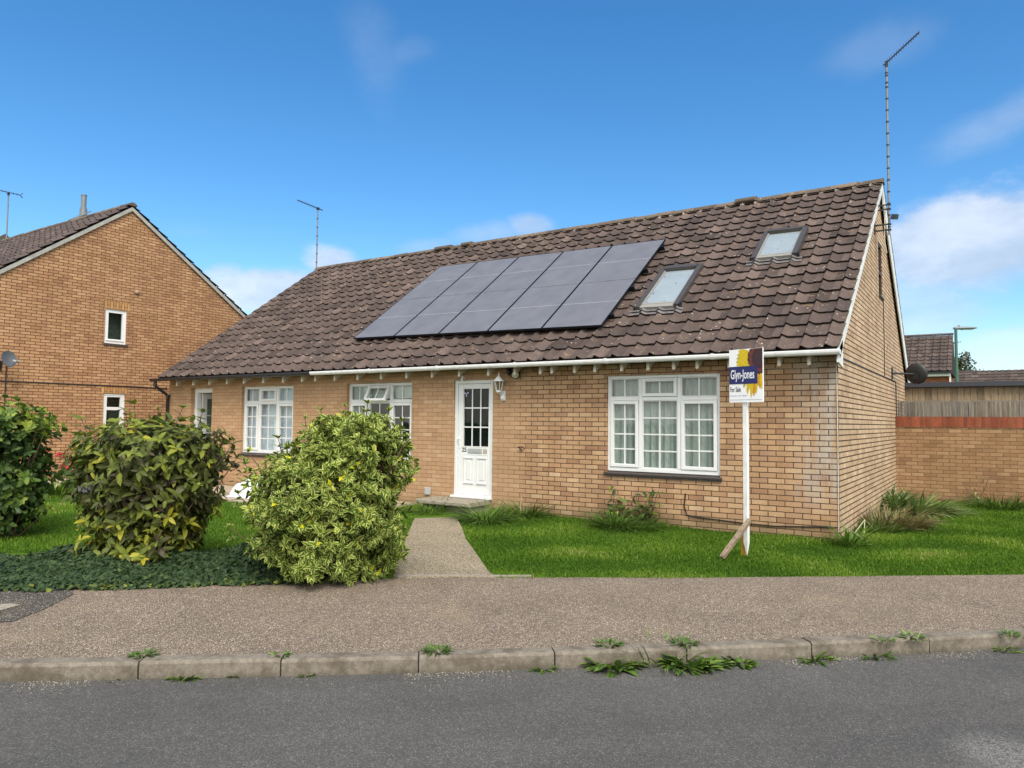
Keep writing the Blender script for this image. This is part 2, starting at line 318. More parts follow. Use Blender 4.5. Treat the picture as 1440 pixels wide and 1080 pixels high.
def shrub(name, label, cat, base, prof, depth, nshoot, leafL, leafW, mat, tipmat=None, whorl=5, nodes=3, tiprnd=.12, sprigs=(), seed=1, inner=.45, droop=.3, topbias=.35, colorfn=None, stems=40, shootlen=.16):
    """prof: list of (z, left, right) outline seen from the street, turned about its own axis into a full round crown"""
    rg = np.random.default_rng(seed)
    root = thing(name, label, cat, tuple(base))
    zs = np.array([p[0] for p in prof]); ls = np.array([p[1] for p in prof]); rs = np.array([p[2] for p in prof])
    rx = np.array([_r0[0], _r0[1], 0.]); dy = np.array([FW[0], FW[1], 0.]); dy /= np.linalg.norm(dy)
    zmax = zs.max(); z = zs.min()+(zmax-zs.min())*rg.random(nshoot*3)**.85
    wid = np.interp(z, zs, rs-ls); keep = rg.random(len(z)) < (wid/wid.max())**.8; z = z[keep][:nshoot]
    n = len(z); ph = rg.random(n)*2*math.pi
    rho = np.where(rg.random(n) < inner, rg.random(n)**.5*.8, .84+.20*rg.random(n)+.10*(rg.random(n) < .12))
    # lumpy outline
    k = rg.integers(1, 6, 8); k2 = rg.uniform(1.5, 6, 8); p0 = rg.random(8)*6.28
    lump = sum(np.sin(k[i]*ph+k2[i]*z*1.6+p0[i]) for i in range(8))/8
    rho = rho*(1+.12*lump)
    K = int(14+nshoot/22); kz = rg.uniform(zs.min(), zmax, K); kp = rg.random(K)*2*math.pi      # branch ends: shoots crowd round them and leave dark gaps between
    dd = np.sqrt(((np.abs((ph[:,None]-kp[None]+math.pi)%(2*math.pi)-math.pi))*(wid.max()/2))**2+(z[:,None]-kz[None])**2); near = dd.min(1)
    rho = np.where(rho > .8, rho*(1.08-.62*np.clip(near/near.max(), 0, .5)), rho)
    cx = np.interp(z, zs, (ls+rs)/2); ax = np.interp(z, zs, (rs-ls)/2); rat = depth/(np.max(rs-ls)/2)
    x = cx+ax*rho*np.cos(ph); y = ax*rat*rho*np.sin(ph)
    base = np.array(base, float)
    C = base+x[:, None]*rx+y[:, None]*dy+z[:, None]*np.array([0,0,1.])
    slope = np.interp(z, zs[:-1]+np.diff(zs)/2, -np.diff((rs-ls)/2)/np.diff(zs))
    out = np.cos(ph)[:, None]*rx+np.sin(ph)[:, None]*dy
    A = unit(out+np.clip(slope, -.5, 2.5)[:, None]*np.array([0,0,.8])+np.array([0,0,topbias])+rg.normal(0,.35,(n,3)))
    if len(sprigs):
        sp = np.array([base+s[0]*rx+s[1]*dy+np.array([0,0,s[2]]) for s in sprigs]); C = np.vstack([C, sp]); A = np.vstack([A, unit(np.array([0,0,1.])+rg.normal(0,.12,(len(sp),3)))])
        rho = np.append(rho, np.ones(len(sp))); z = np.append(z, sp[:,2]-base[2]); x = np.append(x, [s[0] for s in sprigs]); n = len(C)
    Ps, Ds, Ns, Ls, Ws, Rs = [], [], [], [], [], []
    shade = rg.random(n)
    tmp = unit(np.cross(A, rg.normal(0,1,(n,3)))); tmp2 = np.cross(A, tmp)
    slen = shootlen*(.7+.6*rg.random(n))
    for j in range(nodes):
        tpos = (j/(max(nodes-1,1))-1)
        for w in range(whorl if j == nodes-1 else max(whorl-2, 2)):
            ang = w*2*math.pi/(whorl if j == nodes-1 else max(whorl-2,2))+j*1.2+rg.normal(0,.35,n)+shade*6
            open_ = (.75 if j == nodes-1 else 1.15)+rg.normal(0,.22,n)
            lat = np.cos(ang)[:, None]*tmp+np.sin(ang)[:, None]*tmp2
            d = np.cos(open_)[:, None]*A+np.sin(open_)[:, None]*lat
            nn = np.sin(open_)[:, None]*A-np.cos(open_)[:, None]*lat+rg.normal(0,.22,(n,3))+np.array([0,0,.35])
            Ps.append(C+A*(tpos*slen)[:, None]); Ds.append(d); Ns.append(nn)
            ll = leafL*(.6+.65*rg.random(n))*(1. if j < nodes-1 else .85)
            Ls.append(ll); Ws.append(ll*leafW*(.85+.3*rg.random(n)))
            rr = np.clip(.18+.5*shade+rg.normal(0,.14,n)+(tiprnd if j == nodes-1 else 0)+(colorfn(x, z, n, rg) if colorfn else 0), 0, 1)
            Rs.append(rr)
    Ps, Ds, Ns = map(np.vstack, (Ps, Ds, Ns)); Ls, Ws, Rs = map(np.concatenate, (Ls, Ws, Rs))
    leaf_object('foliage', Ps, Ds, Ns, Ls, Ws, Rs, mat, root, droop=droop)
    mb = MB()
    for i in list(rg.choice(n, min(stems, n), replace=False))+list(range(n-len(sprigs), n)):
        e = C[i]; b = base+np.append(rg.normal(0,.10,2), .0); m = b*.45+e*.55+np.array([0,0,-.12])+rg.normal(0,.05,3)
        mb.tube([b, b*.75+m*.25+np.array([0,0,.05]), m, e*.7+m*.3, e], [.013,.011,.008,.006,.003], 5)
    mb.build('stem', M_stem, root)
    return root
def tuft(name, label, cat, base, n, L, W, mat, spread=.9, droop=.5, seed=0, rad=.05, group=None, rnd=(.2,.9), up=.6, aim=None, part='leaves'):
    rg = np.random.default_rng(seed); base = np.array(base, float)
    if base[2] > .01: base[2] = -.035
    root = thing(name, label, cat, tuple(base), group)
    a = rg.random(n)*6.283; o = np.stack([np.cos(a), np.sin(a), np.zeros(n)], 1)
    rr = rad*np.sqrt(rg.random(n)); P = base+o*rr[:, None]+np.array([0,0,-.004])
    D = unit(o*(spread*(.3+rg.random(n)))[:, None]+np.array([0,0,up])+rg.normal(0,.15,(n,3)))
    if aim is not None: D = unit(D+np.array(aim))
    D[:,2] = np.abs(D[:,2])*.9+.06
    N = np.array([0,0,1.])-D*D[:, 2:3]; N = N+rg.normal(0,.2,(n,3))-o*.3
    l = L*(.5+.7*rg.random(n)); leaf_object(part, P, D, N, l, W*(.7+.6*rg.random(n)), rnd[0]+(rnd[1]-rnd[0])*rg.random(n), mat, root, droop=droop, shape=(.3,.7))
    return root

M_var = leaf_mat('variegated_leaf', [(0,(.030,.068,.012)),(.5,(.088,.155,.020)),(.85,(.16,.235,.026)),(.93,(.26,.31,.03)),(1,(.60,.58,.02))], margin=[(0,(.46,.50,.14)),(.6,(.60,.62,.20)),(.95,(.70,.68,.30)),(1,(.68,.62,.04))], trans=.28, spec=.15, rough=.6)
M_vib = leaf_mat('bronze_green_leaf', [(0,(.055,.034,.024)),(.22,(.060,.062,.022)),(.5,(.095,.125,.024)),(.78,(.19,.23,.032)),(1,(.40,.37,.035))], trans=.28, rough=.42, spec=.2)
M_dark = leaf_mat('dark_green_leaf', [(0,(.024,.050,.016)),(.4,(.050,.098,.024)),(.7,(.10,.17,.030)),(1,(.26,.32,.05))], trans=.25, rough=.42, spec=.2)
M_ivy = leaf_mat('ivy_leaf', [(0,(.010,.026,.010)),(.5,(.026,.054,.021)),(.85,(.060,.098,.034)),(1,(.15,.17,.03))], trans=.12, rough=.55, vein=.1, spec=.18)
M_weed = leaf_mat('weed_leaf', [(0,(.045,.09,.018)),(.5,(.095,.18,.03)),(1,(.20,.31,.05))], trans=.28, spec=.2)
M_weedlight = leaf_mat('bright_weed_leaf', [(0,(.07,.12,.03)),(.5,(.12,.20,.04)),(1,(.22,.29,.09))], trans=.28)
M_dry = leaf_mat('dry_leaf', [(0,(.08,.06,.025)),(.5,(.17,.14,.06)),(1,(.34,.30,.13))], trans=.15)
M_strap = leaf_mat('strap_leaf', [(0,(.055,.10,.03)),(.5,(.13,.20,.06)),(1,(.33,.36,.14))], trans=.25)
M_red = leaf_mat('red_petal', [(0,(.30,.015,.02)),(1,(.55,.05,.05))], trans=.2)
M_grass = leaf_mat('grass_blade', [(0,(.050,.112,.012)),(.45,(.105,.205,.020)),(.8,(.165,.275,.03)),(.95,(.26,.34,.06)),(1,(.38,.36,.15))], trans=.35, vein=0, rough=.7, spec=.1)
M_tree = leaf_mat('tree_leaf', [(0,(.02,.035,.012)),(.5,(.05,.06,.02)),(1,(.10,.09,.03))], trans=.15)


# ================================================================== BUILDING PIECES
PROF = [(0,.005),(.30,.002),(.37,.008),(.43,.040),(.455,.047),(.49,.043),(.62,.016),(.72,.001),(1.0,0.)]
def tiles(mb, O, eu, es, ncol, w, nrow, gauge, s0=0., seed=1, prof=PROF, nose=.036, thick=.010, jit=1., base=(.0,1.), smax=99.):
    rg = np.random.default_rng(seed); O, eu, es = [np.array(q, float) for q in (O, eu, es)]; en = np.cross(eu, es)
    k = len(prof)
    for r in range(nrow):
        for c in range(ncol):
            ds = s0+r*gauge+rg.normal(0,.0045)*jit; dh = rg.normal(0,.0022)*jit; sk = rg.normal(0,.006)*jit; rn = float(np.clip(rg.beta(2.2,2.2)+rg.normal(0,.08), 0, 1))*(base[1]-base[0])+base[0]
            if rg.random() < .03: dh += .006
            vb = []; vt = []; vl = []
            for u, h in prof:
                p = O+eu*((c+u)*w)
                vb.append(p+es*(ds+sk*(u-.5))+en*(h+nose+dh)); vt.append(p+es*min(ds+gauge+.03, smax)+en*(h+.001))
                vl.append(p+es*(ds+.002+sk*(u-.5))+en*(h+nose-thick+dh))
            mb.add(vb+vt, [(i, i+1, i+1+k, i+k) for i in range(k-1)], 0, rn, True)
            mb.add(vb+vl, [(i+1, i, i+k, i+1+k) for i in range(k-1)], 0, rn)
def ridge(mb, A, B, rad, n=8, seg=.45, mi=0):
    A, B = np.array(A, float), np.array(B, float); L = np.linalg.norm(B-A); m = int(L/seg+.5); d = (B-A)/m
    side = np.cross(d, (0,0,1.)); side /= np.linalg.norm(side)
    for i in range(m):
        p = A+d*i; q = A+d*(i+1.03); r0, r1 = rad*(1+.05*random.random()), rad*1.07; dz = random.uniform(-.006,.006)
        vs = []
        for pp, rr in ((p, r0), (q, r1)):
            for j in range(n+1):
                a = math.pi*j/n; vs.append(pp+side*(rr*math.cos(a))+np.array([0,0,rr*.8*math.sin(a)+dz]))
        mb.add(vs, [(j, j+1, j+n+2, j+n+1) for j in range(n)], mi, random.random(), True)
        mb.add(vs[n+1:], [tuple(range(n+1))], mi, .3)
def wall_front(mb, x0, x1, z0, z1, y, th, opens):
    """wall facing -Y with openings (x0,x1,z0,z1,reveal depth)"""
    xs = sorted({x0, x1, *[o[0] for o in opens], *[o[1] for o in opens]}); zs = sorted({z0, z1, *[o[2] for o in opens], *[o[3] for o in opens]})
    for a, b in zip(xs, xs[1:]):
        for c, d in zip(zs, zs[1:]):
            if any(o[0] <= a+1e-6 and b <= o[1]+1e-6 and o[2] <= c+1e-6 and d <= o[3]+1e-6 for o in opens): continue
            mb.add([(a,y,c),(b,y,c),(b,y,d),(a,y,d)], [(0,1,2,3)])
            mb.add([(a,y+th,c),(b,y+th,c),(b,y+th,d),(a,y+th,d)], [(3,2,1,0)])
    for o in opens:
        a, b, c, d = o[:4]; e = y+th
        mb.add([(a,y,c),(a,y,d),(a,e,d),(a,e,c)], [(0,1,2,3)]); mb.add([(b,y,c),(b,y,d),(b,e,d),(b,e,c)], [(3,2,1,0)])
        mb.add([(a,y,d),(b,y,d),(b,e,d),(a,e,d)], [(0,1,2,3)]); mb.add([(a,y,c),(b,y,c),(b,e,c),(a,e,c)], [(3,2,1,0)])
    mb.add([(x0,y,z1),(x1,y,z1),(x1,y+th,z1),(x0,y+th,z1)], [(0,1,2,3)])
    mb.add([(x0,y,z0),(x0,y,z1),(x0,y+th,z1),(x0,y+th,z0)], [(0,1,2,3)]); mb.add([(x1,y,z0),(x1,y,z1),(x1,y+th,z1),(x1,y+th,z0)], [(3,2,1,0)])
def bars(mb, x0, x1, z0, z1, nx, nz, y, w=.020, d=.010, mi=0):
    for i in range(1, nx):
        x = x0+(x1-x0)*i/nx; mb.box(x-w/2, x+w/2, y, y+d, z0, z1, mi)
    for j in range(1, nz):
        z = z0+(z1-z0)*j/nz
        for i in range(nx):   # between the uprights
            a = x0+(x1-x0)*i/nx+(w/2 if i else 0); b = x0+(x1-x0)*(i+1)/nx-(w/2 if i < nx-1 else 0)
            mb.box(a+.0005, b-.0005, y+.001, y+d-.001, z-w/2, z+w/2, mi)
def rect_frame(mb, x0, x1, z0, z1, w, y0, y1, mi=0, wb=None):
    wb = wb or w
    mb.cbox(x0, x0+w, y0, y1, z0, z1, .006, mi); mb.cbox(x1-w, x1, y0, y1, z0, z1, .006, mi)
    mb.cbox(x0+w+.0005, x1-w-.0005, y0+.001, y1, z1-w, z1-.0005, .006, mi); mb.cbox(x0+w+.0005, x1-w-.0005, y0+.001, y1, z0+.0005, z0+wb, .006, mi)
def curtain(name, parent, x0, x1, z0, z1, y, mat, seed, amp=.022, folds=9):
    rg = np.random.default_rng(seed); nx, nz = 90, 6; V = []; ph = rg.random(4)*6.28
    for j in range(nz+1):
        for i in range(nx+1):
            u = i/nx; a = amp*(math.sin(u*folds*6.28+ph[0]+1.2*math.sin(u*9+ph[1]))+.5*math.sin(u*folds*13.1+ph[2]))
            V.append((x0+(x1-x0)*u, y+a*(1-.25*j/nz), z0+(z1-z0)*j/nz))
    q = np.array([(j*(nx+1)+i, j*(nx+1)+i+1, (j+1)*(nx+1)+i+1, (j+1)*(nx+1)+i) for j in range(nz) for i in range(nx)])
    return np_mesh(name, np.array(V), None, q, mat, parent, smooth=True)
M_frame = M_white
def window3(parent, x0, x1, z0, z1, yf, label, open_top=False):
    """three-light window with fanlights; centre fanlight and both side lights are sashes"""
    W, H = x1-x0, z1-z0; d = .07; f = MB(); p = MB()
    rect_frame(f, x0, x1, z0, z1, .048, yf, yf+d, wb=.06)
    m1, m2 = x0+.308*W, x0+.652*W; zt = z1-.245*H
    for m in (m1, m2): f.cbox(m-.028, m+.028, yf+.0015, yf+d-.002, z0+.061, z1-.0495, .006)
    edges = [(x0+.049, m1-.029), (m1+.029, m2-.029), (m2+.029, x1-.049)]
    for a, b in edges: f.cbox(a, b, yf+.003, yf+d-.004, zt-.028, zt+.028, .006)
    def light(a, b, c, e, sash, nz, yy):
        if sash:
            rect_frame(f, a+.003, b-.003, c+.003, e-.003, .052, yy-.014, yy+.05); a, b, c, e = a+.055, b-.055, c+.055, e-.055
        else:
            rect_frame(f, a-.0005, b+.0005, c-.0005, e+.0005, .014, yy+.008, yy+.05); a, b, c, e = a+.0135, b-.0135, c+.0135, e-.0135
        p.box(a-.004, b+.004, yy+.026, yy+.032, c-.004, e+.004); bars(f, a, b, c, e, 2, nz, yy+.013)
    for i, (a, b) in enumerate(edges):
        if not (i == 1 and open_top): light(a, b, zt+.028, z1-.048, i == 1, 1, yf)
        light(a, b, z0+.06, zt-.028, i != 1, 4, yf)
    if W > 1.77: f.cbox(m1+.12, m2-.12, yf-.020, yf-.0145, z1-.082, z1-.066, .003)   # trickle vent
    w = f.build('window', M_white, parent)
    tag(w, label)
    p.build('pane', M_glass, w)
    if open_top:      # top-hung fanlight standing open
        a, b = edges[1]; g = MB(); q = MB(); a -= .012; b += .012
        rect_frame(g, a, b, -.335, 0, .052, 0, .05); bars(g, a+.052, b-.052, -.283, -.052, 2, 1, .015); q.box(a+.05, b-.05, .026, .032, -.285, -.05)
        th = R_(27)
        for mb_, nm, mt in ((g, 'open_fanlight', M_white), (q, 'pane', M_glass)):
            mb_.v = [(X, yf-.016+Yv*math.cos(th)+Zv*math.sin(th), z1-.046+Zv*math.cos(th)-Yv*math.sin(th)) for X, Yv, Zv in mb_.v]
            mb_.build(nm, mt, w)
    s = MB()
    n = int(W/.22); sx0, sx1 = x0-.03, x1+.03
    for i in range(n):    # sill of dark plain tiles in two layers
        a = sx0+(sx1-sx0)*i/n; b = sx0+(sx1-sx0)*(i+1)/n-.003
        s.prism([(a,-.045,z0-.052),(a,-.047,z0-.030),(a,yf+.02,z0-.004),(a,yf+.02,z0-.052)], (b-a,0,0), 0, random.random())
        s.box(a+.04, b+.04 if i < n-1 else b, -.030, yf+.02, z0-.078, z0-.0535, 0, random.random())
    s.build('sill', M_sill, w)
    return w

# ================================================================== THE BUNGALOW
YE, ZE, YR, ZR = -.3206, 2.4657, 4.6504, 6.060
SL = math.hypot(YR-YE, ZR-ZE); CP, SP = (YR-YE)/SL, (ZR-ZE)/SL
ES, EN = np.array([0,CP,SP]), np.array([0,-SP,CP]); XV, XL0 = .075, -15.29
def roofp(x, s, h=0.): return np.array([x, YE, ZE])+ES*s+EN*h
ZT, ZB = 2.233, .757
WR, WM, WL = (-3.352,-1.568), (-9.094,-7.371), (-12.424,-10.678)
DX0, DX1, DZ0 = -6.378, -5.525, .166
PX0, PX1 = -14.345, -13.505
B = thing('brick_bungalow', 'low buff brick bungalow pair with brown tiled roof and white framed windows', 'bungalow', (-7.5, 4.5, 0))
mb = MB()
wall_front(mb, -15.25, -.003, -.3, 2.56, 0., .24, [(*WR, ZB-.03, ZT, .1), (*WM, ZB-.03, ZT, .1), (*WL, ZB-.03, ZT, .1), (DX0, DX1, DZ0-.02, ZT, .1), (PX0, PX1, .10, ZT, .1)])
mb.build('front_wall', M_front, B)
# gable to the right, with its slit window
D2 = 2*YR-YE-.32; g = MB()
def gz(y): return (ZE+(y-YE)*SP/CP if y <= YR else ZE+(2*YR-YE-y)*SP/CP)-.07
sy0, sy1, sz0, sz1 = 4.40, 4.95, 3.90, 4.90
def gq(*yz): return [(0., y, z) for y, z in yz]
cut = [.002, sy0, YR, sy1, D2]
for poly in ([(.0,-.3),(sy0,-.3),(sy0,gz(sy0)),(.0,gz(0))], [(sy1,-.3),(D2,-.3),(D2,gz(D2)),(sy1,gz(sy1))], [(sy0,-.3),(sy1,-.3),(sy1,sz0),(sy0,sz0)], [(sy0,sz1),(sy1,sz1),(sy1,gz(sy1)),(YR,gz(YR)),(sy0,gz(sy0))]):
    g.add(gq(*poly), [tuple(range(len(poly)))]); g.add([(-.22,y,z) for _, y, z in gq(*poly)], [tuple(range(len(poly)))[::-1]])
for (a, b), (c, d) in (((sy0,sz0),(sy0,sz1)), ((sy0,sz1),(sy1,sz1)), ((sy1,sz1),(sy1,sz0)), ((sy1,sz0),(sy0,sz0))):
    g.add([(0,a,b),(0,c,d),(-.22,c,d),(-.22,a,b)], [(0,1,2,3)])
g.build('gable_wall', M_side, B)
# left gable and rear wall, out of sight
g = MB(); g.add([(-15.25,.0015,-.3),(-15.25,D2,-.3),(-15.25,D2,gz(D2)),(-15.25,YR,gz(YR)),(-15.25,.0015,gz(0))], [(0,1,2,3,4)]); g.build('gable_wall', M_side, B)
g = MB(); g.box(-15.248, -.002, D2-.2, D2, -.3, 2.55); g.build('rear_wall', M_front, B)
sw = MB()
def xbox(mb_, x0, x1, y0, y1, z0, z1, mi=0): mb_.box(x0, x1, y0, y1, z0, z1, mi)
for a, b, c, d in ((sy0,sy0+.05,sz0,sz1), (sy1-.05,sy1,sz0,sz1), (sy0+.051,sy1-.051,sz0,sz0+.05), (sy0+.051,sy1-.051,sz1-.05,sz1), (sy0+.051,sy1-.051,4.32,4.37)): sw.box(-.06,-.012,a,b,c,d)
w = sw.build('window', plain('dark_brown_frame', (.045,.028,.02), .5), B); tag(w, 'narrow dark brown window high in the gable')
q = MB(); q.box(-.04,-.034,sy0+.045,sy1-.045,sz0+.045,sz1-.045); q.build('pane', M_glassdark, w)
q = MB(); q.box(-.06,.03,sy0-.02,sy1+.02,sz0-.035,sz0-.001); q.build('sill', M_sill, w)
# partition behind the rooms
q = MB(); q.box(-15.2,-.25,3.4,3.5,-.1,2.6); q.box(-15.2,-.25,.25,9.,-.12,.02); q.box(-15.2,-.25,.245,9.,2.50,2.545); q.build('room_partition', M_room, B)
# roof: slab + tiles on both slopes
rf = MB(); T = 51; tw = (XV-XL0)/T
tiles(rf, roofp(XL0, 0), (1,0,0), ES, T, tw, 19, .3297, .012, 11, smax=SL-.06)
rs = np.array([0,-CP,SP])
tiles(rf, (XV, 2*YR-YE, ZE), (-1,0,0), rs, T, tw, 19, .3297, .012, 12, smax=SL-.06, prof=[(0,.003),(.28,.002),(.40,.032),(.50,.032),(.70,0),(1,0)])
roof = rf.build('roof', M_tile, B)
q = MB(); a = roofp(XL0+.02,.03,-.004); b = roofp(XL0+.02,SL,-.004); c = b.copy(); e = a.copy(); e[1] = 2*YR-e[1]
q.prism([a, b, e, e-(0,0,.05), b-(0,0,.05), a-(0,0,.05)], (XV-XL0-.05,0,0)); q.build('roof_felt', M_darkgap, roof)
q = MB(); ridge(q, (XL0,YR,ZR-.035), (XV,YR,ZR-.035), .115)
for i in range(51):     # bedding mortar filling the tile troughs under the ridge tiles
    u = XL0+(i+.46)*tw
    if u > -5.2 or random.random() < .25: q.lathe((u+random.uniform(-.02,.02),YR-.135,ZR-.075), [(.055,-.03),(.05,.012),(.02,.03),(.0,.033)], 7, mi=1)
q.build('ridge', [M_ridge, M_mortar], roof)
for u0, u1 in ((-10.64,-10.08), (-9.75,-9.42), (-2.66,-2.22)):
    q = MB(); q.prism([(u0,YR-.15,ZR-.02),(u0,YR-.11,ZR+.075),(u0,YR+.11,ZR+.075),(u0,YR+.15,ZR-.02)], (u1-u0,0,0), 0, .3); q.box(u0+.03,u1-.03,YR-.158,YR-.13,ZR-.005,ZR+.02,0,.1); q.build('ridge_vent', M_ridge, roof)
# barge boards
for nm, sgn in (('front', 1), ('rear', -1)):
    q = MB(); y = lambda s, h: (YE+CP*s-SP*h if sgn > 0 else 2*YR-YE-CP*s+SP*h)
    P_ = lambda s, h: np.array([XV-.028, y(s,h), ZE+SP*s+CP*h])
    bd_ = .135 if sgn > 0 else .30; ox = 0; q.prism([P_(-.02,-.015)+np.array([ox,0,0]), P_(SL-.02,-.015)+np.array([ox,0,0]), P_(SL-bd_,-bd_)+np.array([ox,0,0]), P_(-.02,-bd_)+np.array([ox,0,0])], (.022,0,0))
    q.prism([(0.001,*P_(.02,-.012)[1:]), (0.001,*P_(SL-.03,-.012)[1:]), (0.001,*P_(SL-.07,-.034)[1:]), (0.001,*P_(.02,-.034)[1:])], (XV-.032,0,0))
    q.build('bargeboard', M_barge, B)
q = MB(); q.prism([(XV-.03,-.36,2.30),(XV-.03,-.33,2.47),(XV-.03,-.02,2.62),(XV-.03,-.02,2.25)], (.024,0,0)); q.build('bargeboard', M_barge, B)
# gutters
def gutter(x0, x1, mat, label):
    q = MB(); pr = [(-.435,2.462),(-.440,2.450),(-.438,2.425),(-.425,2.402),(-.395,2.393),(-.350,2.395),(-.335,2.415),(-.333,2.455),(-.337,2.455),(-.340,2.417),(-.352,2.400),(-.395,2.398),(-.421,2.407),(-.433,2.428),(-.434,2.450),(-.430,2.462)]
    nseg = max(int((x1-x0)/1.5), 1); k = len(pr)
    for i in range(nseg):
        a = x0+(x1-x0)*i/nseg; b = x0+(x1-x0)*(i+1)/nseg
        q.add([(a,y,z) for y, z in pr]+[(b,y,z) for y, z in pr], [(j,(j+1)%k,(j+1)%k+k,j+k) for j in range(k)], 0, .5, False)
        if i: 
            pc = [(-.387+(y+.387)*1.09, 2.43+(z-2.43)*1.14) for y, z in pr[:8]]
            q.add([(a-.028,y,z) for y, z in pc]+[(a+.028,y,z) for y, z in pc]+[(a-.028,-.387,2.43),(a+.028,-.387,2.43)], [(j,j+1,j+9,j+8) for j in range(7)]+[(j,j+1,16) for j in range(7)]+[(j+9,j+8,17) for j in range(7)])
            q.box(a-.02,a+.02,-.445,-.432,2.452,2.472)
    for x in (x0, x1): q.add([(x,y,z) for y, z in pr[:8]], [tuple(range(8))])
    return tag(q.build('gutter', mat, B), label)
gutter(-9.70, .095, M_gutter, 'white gutter along the right half of the eaves'); gutter(-15.40, -9.715, M_black, 'black gutter along the left half of the eaves')
q = MB(); X0 = -15.22
q.tube([(X0,-.387,2.41),(X0,-.387,2.30),(X0,-.33,2.24),(X0,-.11,2.10),(X0,-.055,2.04),(X0,-.055,-.1)], .036, 12)
for z in (2.31, 2.05, .95): q.tube([(X0,(-.387 if z > 2.2 else -.055),z-.035),(X0,(-.387 if z > 2.2 else -.055),z+.035)], .045, 12)
q.build('downpipe', M_black, B)
for x in (-14.616,-13.956,-13.336,-12.689,-12.081,-11.426,-10.777,-10.189,-9.793,-9.226,-8.595,-7.975,-7.34,-6.729,-6.115,-5.488,-4.95,-4.451,-4.236,-3.819,-3.461,-3.008,-2.581,-2.182,-1.83,-1.37,-.698,-.317):
    q = MB(); h = .021; q.prism([(x-h,-.21,2.285),(x-h,-.21,2.452),(x-h,-.001,2.58),(x-h,-.001,2.41)], (2*h,0,0)); q.build('rafter_foot', M_cream, B)
q = MB(); q.box(-15.25,-.02,-.004-.018,-.003,2.44,2.575); q.build('eaves_strip', plain('dark_brown_strip', (.07,.045,.03), .8), B)  # dark brown strip along the wall top, behind the gutter
# windows
net = plain('net_curtain', (.43,.465,.435), .9, .1, var=.08, scale=30); blue = plain('bluish_curtain', (.62,.66,.76), .9, .1, var=.1, scale=8)
w = window3(B, *WR, ZB, ZT, .035, 'wide window with net curtains, nearest the for sale board'); curtain('curtain', w, WR[0]+.03, WR[1]-.03, ZB+.02, ZT-.03, .15, net, 3, amp=.030, folds=15)
w = window3(B, *WM, ZB, ZT, .075, 'window with its middle fanlight standing open', True)
curtain('curtain', w, WM[0]+.03, WM[0]+.28, ZB+.02, ZT-.03, .18, net, 4, folds=4); q = MB(); q.box(WM[0]+.29,WM[1]-.03,.18,.185,1.93,ZT-.02); q.build('blind', plain('pale_blind', (.55,.58,.54), .8), w)
w = window3(B, *WL, ZB, ZT, .075, 'window with bluish curtains, left of the open one'); curtain('curtain', w, WL[0]+.03, WL[1]-.03, ZB+.02, ZT-.03, .20, blue, 5, folds=7)
q = MB(); q.box(WL[0]+.95,WL[0]+1.05,.155,.16,ZB+.03,1.5); q.build('curtain_edge', plain('pale_lining', (.80,.82,.86), .9), w)
# front door
yf = .03; f = MB(); rect_frame(f, DX0, DX1, DZ0, ZT, .065, yf, yf+.09, wb=.05)
f.cbox(DX0-.03, DX1+.01, yf-.075, yf-.001, DZ0-.012, DZ0+.028, .006)
door = f.build('front_door', M_white, B); tag(door, 'white front door with nine panes and a letter plate')
lx0, lx1, lz0, lz1 = DX0+.068, DX1-.068, DZ0+.053, ZT-.068; lf = MB(); H = ZT-DZ0; Wd = DX1-DX0
gx0, gx1, gzt, gzb = DX0+.215*Wd, DX0+.86*Wd, ZT-.075*H, ZT-.567*H
yd = yf+.018
lf.cbox(lx0, gx0, yd, yd+.05, lz0, lz1, .004); lf.cbox(gx1, lx1, yd, yd+.05, lz0, lz1, .004)
lf.cbox(gx0+.0005, gx1-.0005, yd+.001, yd+.05, gzt, lz1-.0005, .004); lf.cbox(gx0+.0005, gx1-.0005, yd+.001, yd+.05, lz0+.0005, gzb, .004)
bars(lf, gx0, gx1, gzb, gzt, 3, 3, yd+.014, .022)
rect_frame(lf, gx0-.012, gx1+.012, gzb-.012, gzt+.012, .014, yd-.006, yd+.02)
rect_frame(lf, gx0-.012, gx1+.012, lz0+.16, gzb-.14, .012, yd-.005, yd+.02)
for a, b in ((gx0+.03, gx0+.235), (gx1-.235, gx1-.03)):
    c, d = lz0+.20, gzb-.20; rect_frame(lf, a, b, c, d, .022, yd-.010, yd+.01); lf.cbox(a+.05, b-.05, yd-.008, yd+.01, c+.05, d-.05, .01)
    for z in (c, d): lf.cbox(a-.005, b+.005, yd-.018, yd-.0105, z-.016, z+.016, .005)
leaf = lf.build('door_leaf', M_white, door)
q = MB(); q.box(gx0-.003, gx1+.003, yd+.03, yd+.036, gzb-.003, gzt+.003); q.build('pane', glass_mat('door_glass', (.45,.52,.51), .38), door)
q = MB(); q.box(gx0-.003, gx1+.003, yd+.052, yd+.056, gzb-.02, gzt+.003); q.build('door_curtain', plain('obscure_glass_backing', (.065,.090,.085), .9, var=.6, scale=3), door)
q = MB(); zl = ZT-.605*H; q.cbox(DX0+.34*Wd, DX0+.70*Wd, yd-.012, yd-.0005, zl-.042, zl+.042, .005); q.cbox(DX0+.355*Wd, DX0+.685*Wd, yd-.016, yd-.0125, zl-.026, zl+.026, .003); q.build('letter_plate', M_silver, door)
q = MB(); q.cbox(DX0+.73*Wd, DX0+.83*Wd, yd-.006, yd-.0005, zl-.040, zl+.036, .002); q.build('sticker', plain('grey_sticker', (.40,.35,.28), .6), door)
